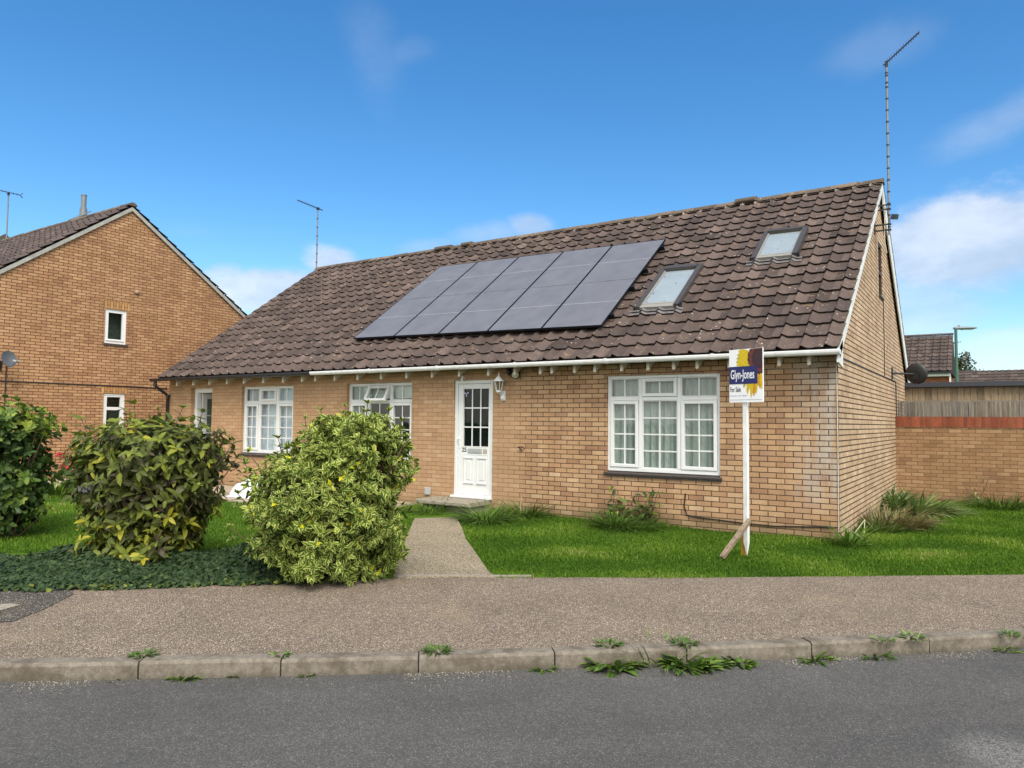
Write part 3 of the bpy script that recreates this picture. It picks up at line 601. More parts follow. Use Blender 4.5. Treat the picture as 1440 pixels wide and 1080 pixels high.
q = MB(); hx = lx0+.035; q.cbox(hx-.014, hx+.014, yd-.010, yd-.0005, 1.02, 1.22, .004); q.tube([(hx,yd-.01,1.19),(hx,yd-.045,1.19),(hx-.01,yd-.05,1.19),(hx+.02,yd-.05,1.185)], .009, 8); q.box(hx-.004,hx+.004,yd-.0125,yd-.0105,1.075,1.10,1); q.build('handle', [M_white, M_black], door)
q = MB(); hx = DX0+.02; q.cbox(hx-.010,hx+.010,yf-.012,yf-.0005,1.55,1.60,.003); q.build('door_bell', M_white, door)
st = MB(); sx, sz = DX0+.26*Wd, ZT-.115*H
st.box(sx-.045,sx+.055,yd+.0255,yd+.0275,sz-.05,sz+.035,0)
for a, l in ((150,.045),(30,.05),(270,.045)):
    dx, dz = math.cos(R_(a)), math.sin(R_(a)); st.obox((sx+.004+dx*l/2,yd+.0245,sz-.006+dz*l/2), (dx*l/2,0,dz*l/2), (0,.0008,0), (-dz*.008,0,dx*.008), 1)
    st.obox((sx+.004+dx*l*.3,yd+.0232,sz-.006+dz*l*.3), (dx*l*.3,0,dz*l*.3), (0,.0004,0), (-dz*.003,0,dx*.003), 2)
st.build('sticker', [plain('dark_violet', (.02,.02,.10), .5), plain('white_print', (.75,.75,.8), .5), plain('violet_print', (.10,.06,.35), .5)], door)
def text(name, body, mat, parent, origin, eu, ev, size, align='LEFT', squash=1., shear=0., bold=0., depth=.0008):
    cu = bpy.data.curves.new(name, 'FONT'); cu.body = body; cu.size = 1; cu.align_x = align; cu.shear = shear; cu.offset = bold; cu.extrude = .0
    o = bpy.data.objects.new(name, cu); COL.objects.link(o); bpy.context.view_layer.update()
    me = bpy.data.meshes.new_from_object(o.evaluated_get(bpy.context.evaluated_depsgraph_get())); COL.objects.unlink(o); bpy.data.objects.remove(o)
    off = parent_loc(parent); origin, eu, ev = [np.array(q_, float) for q_ in (origin, eu, ev)]
    for v in me.vertices: v.co = Vector(origin+eu*(v.co.x*size*squash)+ev*(v.co.y*size)-off)
    me.materials.clear(); me.materials.append(mat); return link(name, me, parent)
M_ink = plain('dark_ink', (.02,.02,.025), .5)
text('house_number', '25', M_ink, door, (DX0+.185*Wd, yd-.0025, zl-.02), (1,0,0), (0,0,1), .105, bold=.02)
# doorstep
q = MB(); s0, s1 = -6.72, -5.55
q.box(s0+.10, s1-.05, -.50, -.001, -.1, .075, 1); 
sl = MB(); sl.cbox(s0, s1, -.62, -.0015, .078, .148, .012); 
ds = sl.build('doorstep', M_conc, B); q.build('step_riser', M_conc, ds)
# recessed porch of the house on the left
q = MB(); q.box(PX0+.001, PX1-.001, .95, 1.0, .1, ZT+.0); q.box(PX0-.05, PX0-.001, .2405, 1.0, .1, ZT+.05); q.box(PX1+.001, PX1+.05, .2405, 1.0, .1, ZT+.05); q.box(PX0, PX1, .2405, .95, ZT+.001, ZT+.05); q.box(PX0, PX1, .0015, .95, .05, .099)
po = q.build('porch', plain('porch_lining', (.55,.56,.53), .8), B)
f = MB(); rect_frame(f, PX0+.002, PX1-.002, .12, ZT-.002, .11, .10, .20); f.build('porch_frame', M_white, po)
xd = PX0+.118; ya, yb, za, zb = .21, .93, .125, ZT-.125; f = MB()      # door leaf swung open against the left side
for y0, y1, z0_, z1_ in ((ya,ya+.12,za,zb),(yb-.12,yb,za,zb),(ya+.1205,yb-.1205,za,za+.22),(ya+.1205,yb-.1205,zb-.12,zb)): f.box(xd, xd+.045, y0, y1, z0_, z1_)
ym = (ya+yb)/2; f.box(xd+.004, xd+.044, ym-.012, ym+.012, za+.221, zb-.121)
for k in range(1,4): z_ = za+.22+(zb-za-.34)*k/4; f.box(xd+.006, xd+.042, ya+.121, ym-.0125, z_-.012, z_+.012); f.box(xd+.006, xd+.042, ym+.0125, yb-.121, z_-.012, z_+.012)
idr = f.build('inner_door', M_white, po); f = MB(); f.box(xd+.018, xd+.024, ya+.115, yb-.115, za+.215, zb-.115); f.build('pane', glass_mat('porch_glass', (.8,.86,.84), 1.2), idr)
# small fittings fixed to the brickwork
q = MB(); p = atY(602,690,0); q.cbox(p[0]-.06,p[0]+.06,-.035,-.001,p[2]-.07,p[2]+.06,.006); q.build('wall_vent', plain('grey_plastic', (.42,.42,.42), .5), B)
q = MB(); p = atY(734,633,0); q.tube([p+(0,-.004,0), p+(-.05,-.04,.05), p+(.03,-.06,.06)], .010, 6); q.tube([p+(0,-.004,0), p+(0,-.05,-.04)], .008, 6); q.tube([p+(.06,-.004,.03), p+(.03,-.06,.06)], .008, 6); q.build('hook', plain('rusty_iron', (.09,.06,.045), .8, var=.4), B)
# skylights
def skylight(x0, x1, s0, s1, tilt, label):
    fr = MB(); h0, h1 = .0, .125; mb_ = MB()
    def P_(u, s, h): return roofp(x0+(x1-x0)*u, s0+(s1-s0)*s+tilt*(x0-(x0+(x1-x0)*u)), h)
    def bx(m, u0, u1, a, b, lo, hi, mi=0):
        v = [P_(u, s, h) for h in (lo, hi) for s in (a, b) for u in (u0, u1)]; m.add(v, [(0,2,3,1),(4,5,7,6),(0,1,5,4),(2,6,7,3),(0,4,6,2),(1,3,7,5)], mi)
    e = .11; t_ = .07
    bx(fr, 0, e, 0, 1, -.02, .115); bx(fr, 1-e, 1, 0, 1, -.02, .13); bx(fr, e+.002, 1-e-.002, 1-t_, 1.005, -.02, .145); bx(fr, e+.002, 1-e-.002, .0, t_, -.02, .10, 1)
    bx(fr, -.03, -.003, -.01, .06, -.02, .10, 2); bx(fr, 1.003, 1.035, -.012, .05, -.02, .13, 2)
    w_ = fr.build('skylight', [M_alu, M_velux_edge, M_black], B); tag(w_, label)
    m = MB(); bx(m, e+.002, e+.03, t_+.002, 1-t_-.002, .02, .104); bx(m, 1-e-.03, 1-e-.002, t_+.002, 1-t_-.002, .02, .104); bx(m, e+.031, 1-e-.031, t_+.002, t_+.03, .02, .1025); m.build('sash', M_velux_edge, w_)
    m = MB(); bx(m, e+.025, 1-e-.025, t_+.02, 1-t_, .088, .093); m.build('pane', glass_mat('skylight_glass', (.96,.97,.97), 1.2), w_)
    m = MB(); bx(m, e+.02, 1-e-.02, t_+.01, 1-t_, .074, .078); m.build('blind', plain('white_blind', (.36,.41,.44), .8, var=.08, scale=3), w_)
    m = MB(); n = 36
    for j in range(2):
        vs = []
        for i in range(n+1):
            u = -.10+1.2*i/n; xx = x0+(x1-x0)*u; ph = ((xx-XL0)/tw) % 1.; hh = float(np.interp(ph, [a_ for a_, _ in PROF], [b_ for _, b_ in PROF]))
            for s_, lift in ((-.02, .055), (-.135 if j else -.075, .046 if j else .062)):
                q_ = P_(u, 0, 0)+ES*(s_ if s_ < -.03 else -.005)+EN*(hh+lift-.012*j); vs.append(q_)
        m.add(vs, [(2*i, 2*i+1, 2*i+3, 2*i+2) for i in range(n)], 0, .5, True)
    m.build('flashing', M_lead, w_)
skylight(-3.245,-2.475,1.48,2.985,.05, 'lower skylight beside the solar panels'); skylight(-1.668,-.915,2.99,4.10,.05, 'upper skylight towards the gable')

# ================================================================== FIXED TO THE HOUSE, STILL THINGS OF THEIR OWN
t = NT('solar_cell_glass'); g_ = t.geo(); X_, Y_, Z_ = t.xyz(g_)
n_ = t.noise(g_, 3, 3); c_ = t.ramp(n_, [(.3, (.122,.126,.146)), (.7, (.152,.156,.176))])  # reflected sky painted in: base grey-blue is lighter than the dark cells
k_ = t.math('FRACT', t.math('DIVIDE', X_, .0975)); c_ = t.mix(t.math('MULTIPLY', t.fac(t.math('ABSOLUTE', t.math('SUBTRACT', k_, .5)), .47, .49), .10), c_, (.3,.31,.35))
t.bsdf(c_, .42, .35); M_cell = t.mat
M_busline = plain('busbar_line', (.29,.29,.31), .4, .5, var=.1); M_panframe = plain('black_anodised', (.012,.013,.016), .35, .5, metal=.4)
SA = thing('solar_array', 'dark solar panel array in five columns on the brown tiled roof', 'solar panels', tuple(roofp(-6.5, 2.7, .05)))
PXW, PXH = 1.168, 1.735; SK = .0376
def sp(x, s, h): return roofp(x, 1.095+s-SK*(x+9.44), h)
def sbox(m, x0, x1, s0, s1, lo, hi, mi=0):
    v = [sp(x, s, h) for h in (lo, hi) for s in (s0, s1) for x in (x0, x1)]; m.add(v, [(0,2,3,1),(4,5,7,6),(0,1,5,4),(2,6,7,3),(0,4,6,2),(1,3,7,5)], mi)
for r in range(2):
    for c in range(5):
        a = -9.44+c*PXW+.008; b = a+PXW-.016; s = r*PXH+.0015; e = s+PXH-.003; m = MB()
        sbox(m, a, a+.011, s, e, .10, .137); sbox(m, b-.011, b, s, e, .10, .137); sbox(m, a+.0115, b-.0115, s, s+.011, .10, .137, 0 if r == 0 else 1); sbox(m, a+.0115, b-.0115, e-.011, e, .10, .137, 0 if r else 1)
        sbox(m, a+.0115, b-.0115, s+.0115, e-.0115, .105, .133, 1); mid = (s+e)/2; sbox(m, a+.02, b-.02, mid-.008, mid+.008, .1335, .1342, 2)
        if r: sbox(m, a+.02, b-.02, s+.013, s+.019, .1335, .1342, 2)
        m.build('solar_panel', [M_panframe, M_cell, M_busline], SA)
for s in (.36,1.38,2.1,3.1):
    m = MB(); sbox(m, -9.5, -3.52, s-.02, s+.02, .055, .098); 
    for x in np.arange(-9.2,-3.5,.9): sbox(m, x-.02, x+.02, s-.03, s+.03, -.01, .054)
    sbox(m, -3.595,-3.525,s-.02,s+.02,.0985,.142); m.build('mounting_rail', M_panframe, SA)
# wall lantern
WLp = np.array([-5.30, 0, 0.]); L_ = thing('wall_lantern', 'white half-lantern wall light on the brickwork right of the front door', 'wall light', (-5.30, 0, 1.95))
q = MB(); q.cbox(-5.345,-5.255,-.03,-.001,1.86,2.03,.006); q.cbox(-5.335,-5.265,-.05,-.031,1.88,1.95,.008); q.tube([(-5.30,-.03,1.985),(-5.30,-.09,1.97),(-5.315,-.135,2.0)], .016, 8); q.lathe((-5.305,-.058,1.905), [(.022,0),(.018,-.012),(0,-.014)], 10, (0,-1,0), 0); q.build('wall_plate', M_white, L_)
c = np.array([-5.315,-.135,2.0]); q = MB(); q.lathe(c, [(.0,-.01),(.035,-.008),(.045,.01),(.048,.03),(.0,.03)], 12); q.build('base', M_white, L_)
q = MB(); q.lathe(c, [(.096,.185),(.098,.195),(.075,.215),(.045,.25),(.022,.27),(.016,.285),(.010,.305),(.014,.318),(.006,.335),(0,.36)], 12); q.build('lamp_roof', M_white, L_)
q = MB()
for j in range(6):
    a = j*math.pi/3+.3; d = np.array([math.cos(a), math.sin(a), 0]); q.tube([c+d*.045+(0,0,.03), c+d*.078+(0,0,.186)], .006, 5)
q.build('lantern_frame', M_white, L_)
q = MB(); q.lathe(c, [(.040,.03),(.072,.185)], 6, smooth=False); q.build('pane', glass_mat('lantern_glass', (.75,.76,.72)), L_)
# twin-head floodlight by the lantern
p = np.array([-5.03,0,2.30]); S_ = thing('security_light', 'black and white security light under the white gutter, right of the lantern', 'security light', tuple(p))
q = MB(); q.lathe(p, [(.055,-.001),(.055,.02),(.03,.03),(.018,.07),(0,.07)], 14, (0,-1,0)); q.build('bracket', M_black, S_)
q = MB(); d = np.array([.55,-.75,-.35]); d /= np.linalg.norm(d); q.lathe(p+(.02,-.09,-.0), [(0,-.05),(.055,-.045),(.070,0),(.072,.03),(.062,.034)], 16, d); h = q.build('lamp_head', M_black, S_)
q = MB(); q.lathe(p+(.02,-.09,-.0)+d*.031, [(.060,0),(.045,.008),(0,.012)], 16, d); q.build('lens', plain('pale_lens', (.55,.53,.42), .3), h)
q = MB(); d = np.array([-.7,-.6,-.2]); d /= np.linalg.norm(d); q.lathe(p+(-.11,-.09,.045), [(0,-.05),(.05,-.045),(.062,0),(.062,.03),(.05,.026),(0,.02)], 16, d); q.tube([p+(0,-.06,0), p+(-.10,-.07,.04)], .014, 8); q.build('lamp_head', M_black, S_)
# sensor over the door
p = atY(651,533,-.03); S_ = thing('alarm_sensor', 'small white sensor tucked above the front door frame', 'sensor', tuple(p))
q = MB(); q.cbox(p[0]-.018,p[0]+.022,-.05,-.001,p[2]-.005,p[2]+.05,.006); q.lathe(p+(.004,-.03,-.01), [(0,-.03),(.022,-.022),(.026,0),(.02,.02),(0,.022)], 12, (.2,-.6,-.7)); q.build('sensor_body', M_white, S_)
# cables on the brickwork
def cable(name, label, pts, r, mat, cat='cable'):
    m = MB(); m.tube(pts, r, 6); o = m.build(name, mat); return tag(o, label, cat)
cable('cable', 'white cable running down the front right corner of the bungalow', [(-.02,-.012,2.30),(-.012,-.012,2.2),(-.010,-.012,1.2),(-.012,-.012,.105)], .0055, M_cream)
cable('cable', 'thin dark cable slanting along a brick course of the right gable', [(.008,.05,2.405),(.008,2.,2.41),(.008,5.0,2.417),(.008,6.9,2.425),(.008,6.93,1.9),(.008,6.95,1.0)], .010, M_black)
cable('cable', 'dark vertical cable below the slit window of the gable', [(.008,4.98,3.87),(.008,5.02,3.2),(.008,5.0,2.43)], .008, M_black)
m = [atY(x, y, -.012) for x, y in ((964,694),(962,712),(966,724),(985,728),(1010,731),(1048,736),(1090,740),(1150,741),(1176,742))]; cable('cable', 'black cable looping along the foot of the front wall behind the sign post', m, .009, M_black)
m = [atY(x, y, -.02) for x, y in ((1076,518),(1110,518),(1145,517),(1162,514),(1175,509))]; cable('cable', 'pale wire drooping under the eaves at the right corner', m, .006, plain('pale_wire', (.35,.30,.22), .6))
# ------------------------------------------------ aerials
def aerial(label, foot, top, tip, tail, mr, nel, el, boom_r, vertical=True, bands=(), refl=False):
    t_ = thing('tv_aerial', label, 'aerial', tuple(foot)); foot, top, tip, tail = [np.array(q_, float) for q_ in (foot, top, tip, tail)]
    m = MB(); m.tube([foot, top], mr, 10)
    for z in bands: m.tube([(foot[0],foot[1],z-.012),(foot[0],foot[1],z+.012)], mr*1.35, 10, 1)
    m.build('mast', [M_steel, M_black], t_)
    m = MB(); m.tube([tail, tip], boom_r, 8); d = unit(tip-tail); e = np.array([0,0,1.]) if vertical else unit(np.cross(d, (0,0,1.)))
    for i in range(nel):
        p_ = tail+(tip-tail)*(.12+.86*i/(nel-1)); l = el*(1-.3*i/nel); m.tube([p_-e*l, p_+e*l], boom_r*.45, 5)
    if refl:
        s_ = unit(np.cross(d, e))
        for k in (-1,1):
            m.tube([tail+d*.02, tail-d*.05+e*k*el*1.4+s_*0], boom_r*.7, 5)
            for j in (.5,1.): m.tube([tail-d*.05*j+e*k*el*1.4*j-s_*el*1.2, tail-d*.05*j+e*k*el*1.4*j+s_*el*1.2], boom_r*.5, 5)
    m.build('antenna', M_steelD, t_)
    m = MB(); m.obox(top+(0,0,-.01), (boom_r*2.2,0,0), (0,boom_r*2.2,0), (0,0,.035)); m.build('clamp', M_black, t_)
    return t_
M_steelD = plain('dark_steel', (.055,.06,.065), .5, .5, metal=.3)
top = atX(1246.5, 88, .24); foot = np.array([.24, top[1], 4.86]); tip = atZ(1293, 45, top[2]); tip = top+(tip-top)*min(1, 1.35/np.linalg.norm(tip-top))
A1 = aerial('tall banded tv aerial mast rising from the right gable wall', foot, top, tip, top-unit(tip-top)*.10, .019, 14, .055, .011, bands=np.concatenate([np.arange(5.0,7.95,.21), [7.55+.05,7.78,7.9]]))
m = MB(); fy = foot[1]
for z in (4.95,5.05,5.32,5.40): m.box(.001,.26,fy-.012,fy+.012,z-.012,z+.012); m.box(.215,.27,fy-.05,fy+.05,z-.008,z+.008)
m.box(.001,.018,fy-.02,fy+.02,4.90,5.45)
m.build('wall_bracket', M_black, A1)
m = MB(); q_ = foot+(.09,-.03,.30); m.obox(q_, (.045,-.013,-.01), (.012,.03,0), (.01,0,.042)); m.build('amplifier_box', M_black, A1)
m = MB(); m.tube([foot+(-.06,0,.55), foot+(-.08,0,-.1), foot+(-.06,.1,-.3)], .012, 6); m.build('lead', M_cream, A1)
top = atY(447, 293, 4.72); tip = atZ(418.5, 281.5, top[2]); tip = top+(tip-top)*min(1., 1.6/np.linalg.norm(tip-top))
aerial('slim tv aerial standing at the left end of the bungalow ridge', (top[0], 4.72, 5.9), top, tip, top-unit(tip-top)*.22, .020, 12, .05, .014, bands=np.arange(6.3,7.9,.27))
# satellite dish on the back corner of the gable
def dish(label, wallp, c, nrm, rad, mat, armdir):
    D_ = thing('satellite_dish', label, 'satellite dish', tuple(wallp)); c = np.array(c, float); nrm = unit(np.array(nrm, float)); wallp = np.array(wallp, float)
    m = MB(); pr = [(0,-.075*rad/.35),(rad*.35,-.066*rad/.35),(rad*.7,-.038*rad/.35),(rad,0)]; m.lathe(c, pr, 28, nrm); pr2 = [(r_, h-.006) for r_, h in pr[::-1]]; m.lathe(c, [(rad,0)]+pr2, 28, nrm); m.build('dish', mat, D_)
    m = MB(); bk = c-nrm*.09; m.tube([wallp, wallp*.35+bk*.65+np.array([0,0,0]), bk], .020, 8); m.obox(bk, unit(np.cross(nrm,(0,0,1)))*.06, nrm*.03, (0,0,.09)); m.obox(wallp, (.012,0,0), (0,.06,0), (0,0,.12)); m.build('bracket', M_black, D_)
    low = c-np.array([0,0,rad*.95]); lnb = c+nrm*rad*1.25+np.array([0,0,-rad*.55]); m = MB(); m.tube([low-nrm*.05, (low+lnb)/2-np.array([0,0,.03]), lnb], .012, 6); m.build('arm', mat, D_)
    m = MB(); m.tube([lnb+(0,0,-.02), lnb+(0,0,-.02)-nrm*.1+(0,0,.05)], [.032,.03], 10); m.tube([lnb, lnb+(0,0,.0)+nrm*.05], .022, 8); m.build('receiver', plain('grey_lnb', (.30,.30,.30), .5), D_)
    return D_
c = atX(1289, 525.5, .42)
wy = c[1]-.35
dish('black satellite dish on the rear corner of the right gable', (.013, wy, c[2]), c, (.30,.93,.18), .215, plain('black_mesh_dish', (.022,.024,.028), .5), None)
# rear gutter end
q = MB(); q.tube([(-.4,2*YR-YE+.07,2.40),(.17,2*YR-YE+.07,2.40)], .065, 10); q.build('gutter', M_gutter, B)

# ================================================================== FOR SALE SIGN
PB = np.array([-.709, -1.778, 0.]); eb = unit(np.array([.423,-.140,0])); nb = np.array([eb[1],-eb[0],0.]); BW, BZ0, BZ1 = .446, 1.752, 2.372; BH = BZ1-BZ0
SG = thing('for_sale_sign', 'estate agent for sale board on a white post standing in the lawn', 'sign', tuple(PB))
m = MB(); h = .0265
m.add([PB+eb*a+nb*b+np.array([0,0,z]) for z in (.14,1.9) for a, b in ((-h,-.02),(h,-.02),(h,.02),(-h,.02))]+[PB+eb*.008+np.array([0,0,-.02])], [(0,1,5,4),(1,2,6,5),(2,3,7,6),(3,0,4,7),(7,6,5,4),(1,0,8),(2,1,8),(3,2,8),(0,3,8)])
m.build('post', plain('white_painted_post', (.76,.76,.74), .5, .4, var=.12, scale=8, grime=.35), SG)
def bp(u, v, o=0.): return PB+eb*((u-.43)*BW)+nb*(.038+o)+np.array([0,0,BZ1-v*BH])
M_board = plain('board_white', (.78,.79,.80), .45, .5, var=.03); M_navy = plain('navy_print', (.008,.011,.105), .45, .5, var=.1); M_yel = plain('yellow_print', (.58,.42,.008), .5, .4, var=.2, scale=40)
M_gold = plain('golden_print', (.55,.27,.01), .5, .4, var=.25, scale=40); M_mar = plain('maroon_print', (.05,.012,.013), .5, .4, var=.2, scale=50); M_rust = plain('russet_print', (.13,.03,.022), .5, .4, var=.4, scale=60); M_olive = plain('olive_print', (.40,.33,.03), .5, .4, var=.2)
m = MB(); m.prism([bp(0,1),bp(1,1),bp(1,0),bp(0,0)], -nb*.016)
board = m.build('board', M_board, SG)
def poly(m, pts, o, mi=0): m.add([bp(u, v, o) for u, v in pts], [tuple(range(len(pts)))], mi)
sf = MB()
def petal(u0, v0, u1, v1, w, o, mi):
    du, dv = u1-u0, (v1-v0)*BH/BW; l = math.hypot(du, dv); nu, nv = -dv/l*w, du/l*w*BW/BH
    L_ = [(u0+(u1-u0)*t_, v0+(v1-v0)*t_, k) for t_, k in ((0,.35),(.3,.9),(.6,1),(.85,.6),(1,0))]
    pts = [(a+nu*k, b+nv*k) for a, b, k in L_]+[(a-nu*k, b-nv*k) for a, b, k in L_[::-1][1:]]
    poly(sf, [(min(max(a,.004),.985), min(max(b,.004),.94)) for a, b in pts], o, mi)
for u1, v1, w, mi in ((.28,.02,.10,0),(.24,.10,.10,0),(.22,.175,.09,2),(.20,.25,.10,0),(.34,.0,.08,0),(.21,.31,.08,0),(.30,.33,.10,0),(.40,.36,.10,0)): petal(.72,.17,u1,v1,w,.001+.0004*random.random(),mi)
for u0, u1, v1, w, mi in ((.62,.54,.86,.055,0),(.68,.66,.93,.05,0),(.72,.74,.90,.06,1),(.80,.80,.86,.05,0),(.88,.92,.76,.05,1),(.95,.97,.78,.045,0),(.90,.86,.70,.05,1),(.52,.44,.74,.05,2)): petal(u0,.42,u1,v1,w,.001+.0004*random.random(),mi)
cx_, cy_ = .90, .185
def disc(rx, ry, o, mi, jag):
    pts = [];
    for j in range(72):
        a = j*2*math.pi/72; k = 1+jag*random.uniform(-1,1); pts.append((min(max(cx_+rx*k*math.cos(a),.0),.992), min(max(cy_+ry*k*math.sin(a),.004),.60)))
    ctr = len(sf.v); sf.add([bp(min(cx_,.98), cy_, o)]+[bp(u, v, o) for u, v in pts], [(0, j+1, (j+1)%72+1) for j in range(72)], mi)
disc(.34,.30,.0018,3,.07); disc(.30,.26,.0022,4,.10); disc(.22,.19,.0026,3,.06); disc(.17,.13,.003,5,.03)
sf.build('sunflower_print', [M_yel, M_gold, M_olive, M_mar, M_rust, plain('plum_print', (.035,.012,.018), .5)], board)
m = MB(); m.prism([bp(.003,.655,.0036),bp(.845,.655,.0036),bp(.845,.325,.0036),bp(.003,.325,.0036)], -nb*.0005); m.build('name_panel', M_navy, board)
ez = np.array([0,0,1.])
wt = text('name_lettering', 'Glyn-Jones', M_board, board, bp(.045,.555,.0044), eb, ez, .150, squash=.485, bold=.012)
text('for_sale_lettering', 'For Sale', M_ink, board, bp(.025,.80,.002), eb, ez, .082, squash=.54, bold=.015)
m = MB(); M_greyp = plain('grey_print', (.30,.33,.40), .5)
for a, b in ((.03,.24),(.265,.37),(.395,.55)):
    u = a
    while u < b-.008:
        w_ = random.uniform(.008,.014); hh = random.uniform(.012,.022); poly(m, [(u,.885),(u+w_,.885),(u+w_,.885-hh),(u,.885-hh)], .0015); u += w_+.006
m.build('small_print', M_greyp, board)
m = MB(); poly(m, [(.02,.957),(.97,.957),(.97,.949),(.02,.949)], .0015); m.build('rule', M_greyp, board)
# rough batten propped against the post, old peg behind
a = atZ(1016,783,.0); b = PB+nb*.075+np.array([.075,-.01,.40]); m = MB(); d = unit(b-a); s_ = unit(np.cross(d, nb)); k = np.cross(d, s_)
m.obox((a+b)/2+d*.0, d*np.linalg.norm(b-a)*.52, s_*.030, k*.014, 0, .7); m.obox((a+b)/2+d*.01-k*.022+s_*.008, d*np.linalg.norm(b-a)*.515, s_*.020, k*.007, 0, .2)
tag(m.build('wooden_batten', M_stake), 'rough wooden batten leaning against the foot of the sign post', 'batten')
a = PB+np.array([-.045,.05,0]); m = MB(); m.box(a[0]-.028,a[0]+.018,a[1]-.02,a[1]+.02,-.05,.16,0,.5); m.box(a[0]-.027,a[0]+.017,a[1]-.019,a[1]+.019,.1605,.30,0,.8); tag(m.build('wooden_peg', [M_peg, M_stake]), 'short yellow topped wooden peg behind the foot of the sign post', 'peg')

# ================================================================== GROUND
def sheet(name, pts, z, mat, skirt=0, kind='structure'):
    n = len(pts); vs = [(p_[0],p_[1],z) for p_ in pts]; m = MB(); m.add(vs, [tuple(range(n))])
    if skirt: m.add(vs+[(x,y,z-skirt) for x,y,_ in vs], [((i+1)%n,i,i+n,(i+1)%n+n) for i in range(n)])
    o = m.build(name, mat)
    return tag(o, kind=kind)
def xy(p_): return (float(p_[0]), float(p_[1]))
t = NT('rough_ground'); g_ = t.geo(); n_ = t.noise(g_, .6, 5); t.bsdf(t.ramp(n_, [(.3,(.05,.075,.02)),(.7,(.09,.10,.04))]), .95, .1); M_ground = t.mat
t = NT('asphalt'); g_ = t.geo(); v = t.voro(g_, 190, out='Color'); vx = t.xyz(v)[0]; n1 = t.noise(g_, 1.1, 4, .6); n2 = t.noise(g_, 260, 2, .6); n3 = t.noise(g_, 22, 4, .65)
c_ = t.ramp(vx, [(0,(.056,.0545,.0525)),(.55,(.078,.076,.0735)),(.85,(.105,.103,.099)),(1,(.19,.186,.177))])
c_ = t.mix(.6, c_, t.ramp(n1, [(.3,(.78,.78,.79)),(.7,(1.2,1.19,1.17))]), 'MULTIPLY'); c_ = t.mix(.4, c_, t.ramp(n3, [(.3,(.76,.76,.76)),(.7,(1.22,1.22,1.22))]), 'MULTIPLY')
roadd = unit(np.array([.72,.69])); mpv = t.n('ShaderNodeMapping'); mpv.inputs['Rotation'].default_value = (0,0,-R_(43)); t.put(mpv.inputs['Vector'], g_); ux, uy, uz = t.xyz(mpv.outputs[0]); tv = t.noise(t.comb(t.math('MULTIPLY', ux, .12), t.math('MULTIPLY', uy, 1.4), 0.), 1., 4, .6)
c_ = t.mix(.5, c_, t.ramp(tv, [(.35,(.82,.82,.83)),(.65,(1.16,1.15,1.13))]), 'MULTIPLY')
# pale worn patch and grit near the kerb
X_, Y_, Z_ = t.xyz(g_); pw = atZ(1420, 1062, -.1)
dd = t.n('ShaderNodeVectorMath', operation='DISTANCE'); t.put(dd.inputs[0], g_); dd.inputs[1].default_value = tuple(pw)
k_ = t.math('MULTIPLY', t.fac(t.math('ADD', dd.outputs['Value'], t.math('MULTIPLY', t.math('SUBTRACT', n3, .5), .35)), .34, .10), t.fac(t.math('ADD', vx, t.math('MULTIPLY', n3, .8)), .55, 1.1)); c_ = t.mix(t.math('MULTIPLY', k_, .6), c_, (.26,.255,.245))
t.bsdf(c_, .9, .25, height=t.math('ADD', vx, n2), bump=.5, dist=.006); M_road = t.mat
def chips(name, base, scale=88., tan=(.36,.27,.16)):
    t = NT(name); g_ = t.geo(); vc = t.voro(g_, scale, out='Color'); a, b, c = t.xyz(vc); d = t.voro(g_, scale); n1 = t.noise(g_, 1.6, 4, .6); n2 = t.noise(g_, 18, 4, .6)
    col = t.ramp(a, [(0,tuple(q*.45 for q in base)),(.35,tuple(q*.85 for q in base)),(.62,base),(.80,tan),(.92,(.56,.48,.36)),(1,(.74,.70,.62))])
    col = t.mix(t.fac(d, .30, .62), col, tuple(q*.38 for q in base))
    col = t.mix(.55, col, t.ramp(n1, [(.3,(.78,.76,.74)),(.7,(1.2,1.18,1.14))]), 'MULTIPLY'); col = t.mix(.45, col, t.ramp(n2, [(.3,(.7,.7,.7)),(.7,(1.28,1.26,1.22))]), 'MULTIPLY')
    dirt = t.fac(t.noise(g_, .55, 5, .7), .52, .72); col = t.mix(t.math('MULTIPLY', dirt, .4), col, (.32,.25,.15), 'MIX')
    t.bsdf(col, .92, .2, height=t.math('SUBTRACT', a, d), bump=.6, dist=.008); return t.mat
M_pave = chips('chip_pavement', (.325,.262,.212), 120., (.46,.37,.25)); M_path = chips('exposed_aggregate', (.44,.375,.265), 85., (.54,.46,.32))
t = NT('kerb_concrete'); g_ = t.geo(); X_, Y_, Z_ = t.xyz(g_); n1 = t.noise(g_, 3.2, 5, .7); n2 = t.noise(g_, 140, 4, .7); n3 = t.noise(g_, 24, 4, .65)
c_ = t.ramp(n3, [(.3,(.15,.13,.105)),(.7,(.245,.218,.18))]); c_ = t.mix(.7, c_, t.ramp(n2, [(.28,(.55,.55,.55)),(.72,(1.4,1.38,1.35))]), 'MULTIPLY'); c_ = t.mix(t.math('MULTIPLY', t.fac(n1, .44, .62), .7), c_, (.085,.07,.052))
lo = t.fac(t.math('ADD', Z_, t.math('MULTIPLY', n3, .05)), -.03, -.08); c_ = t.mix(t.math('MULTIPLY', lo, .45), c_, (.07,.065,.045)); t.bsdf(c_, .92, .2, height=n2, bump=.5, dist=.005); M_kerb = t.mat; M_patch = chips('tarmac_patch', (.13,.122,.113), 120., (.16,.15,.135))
M_paving = plain('pale_paving', (.40,.33,.25), .9, .2, var=.25, scale=6, grime=.4); M_soil = plain('bed_soil', (.045,.032,.02), .95, .1, var=.4, scale=20)
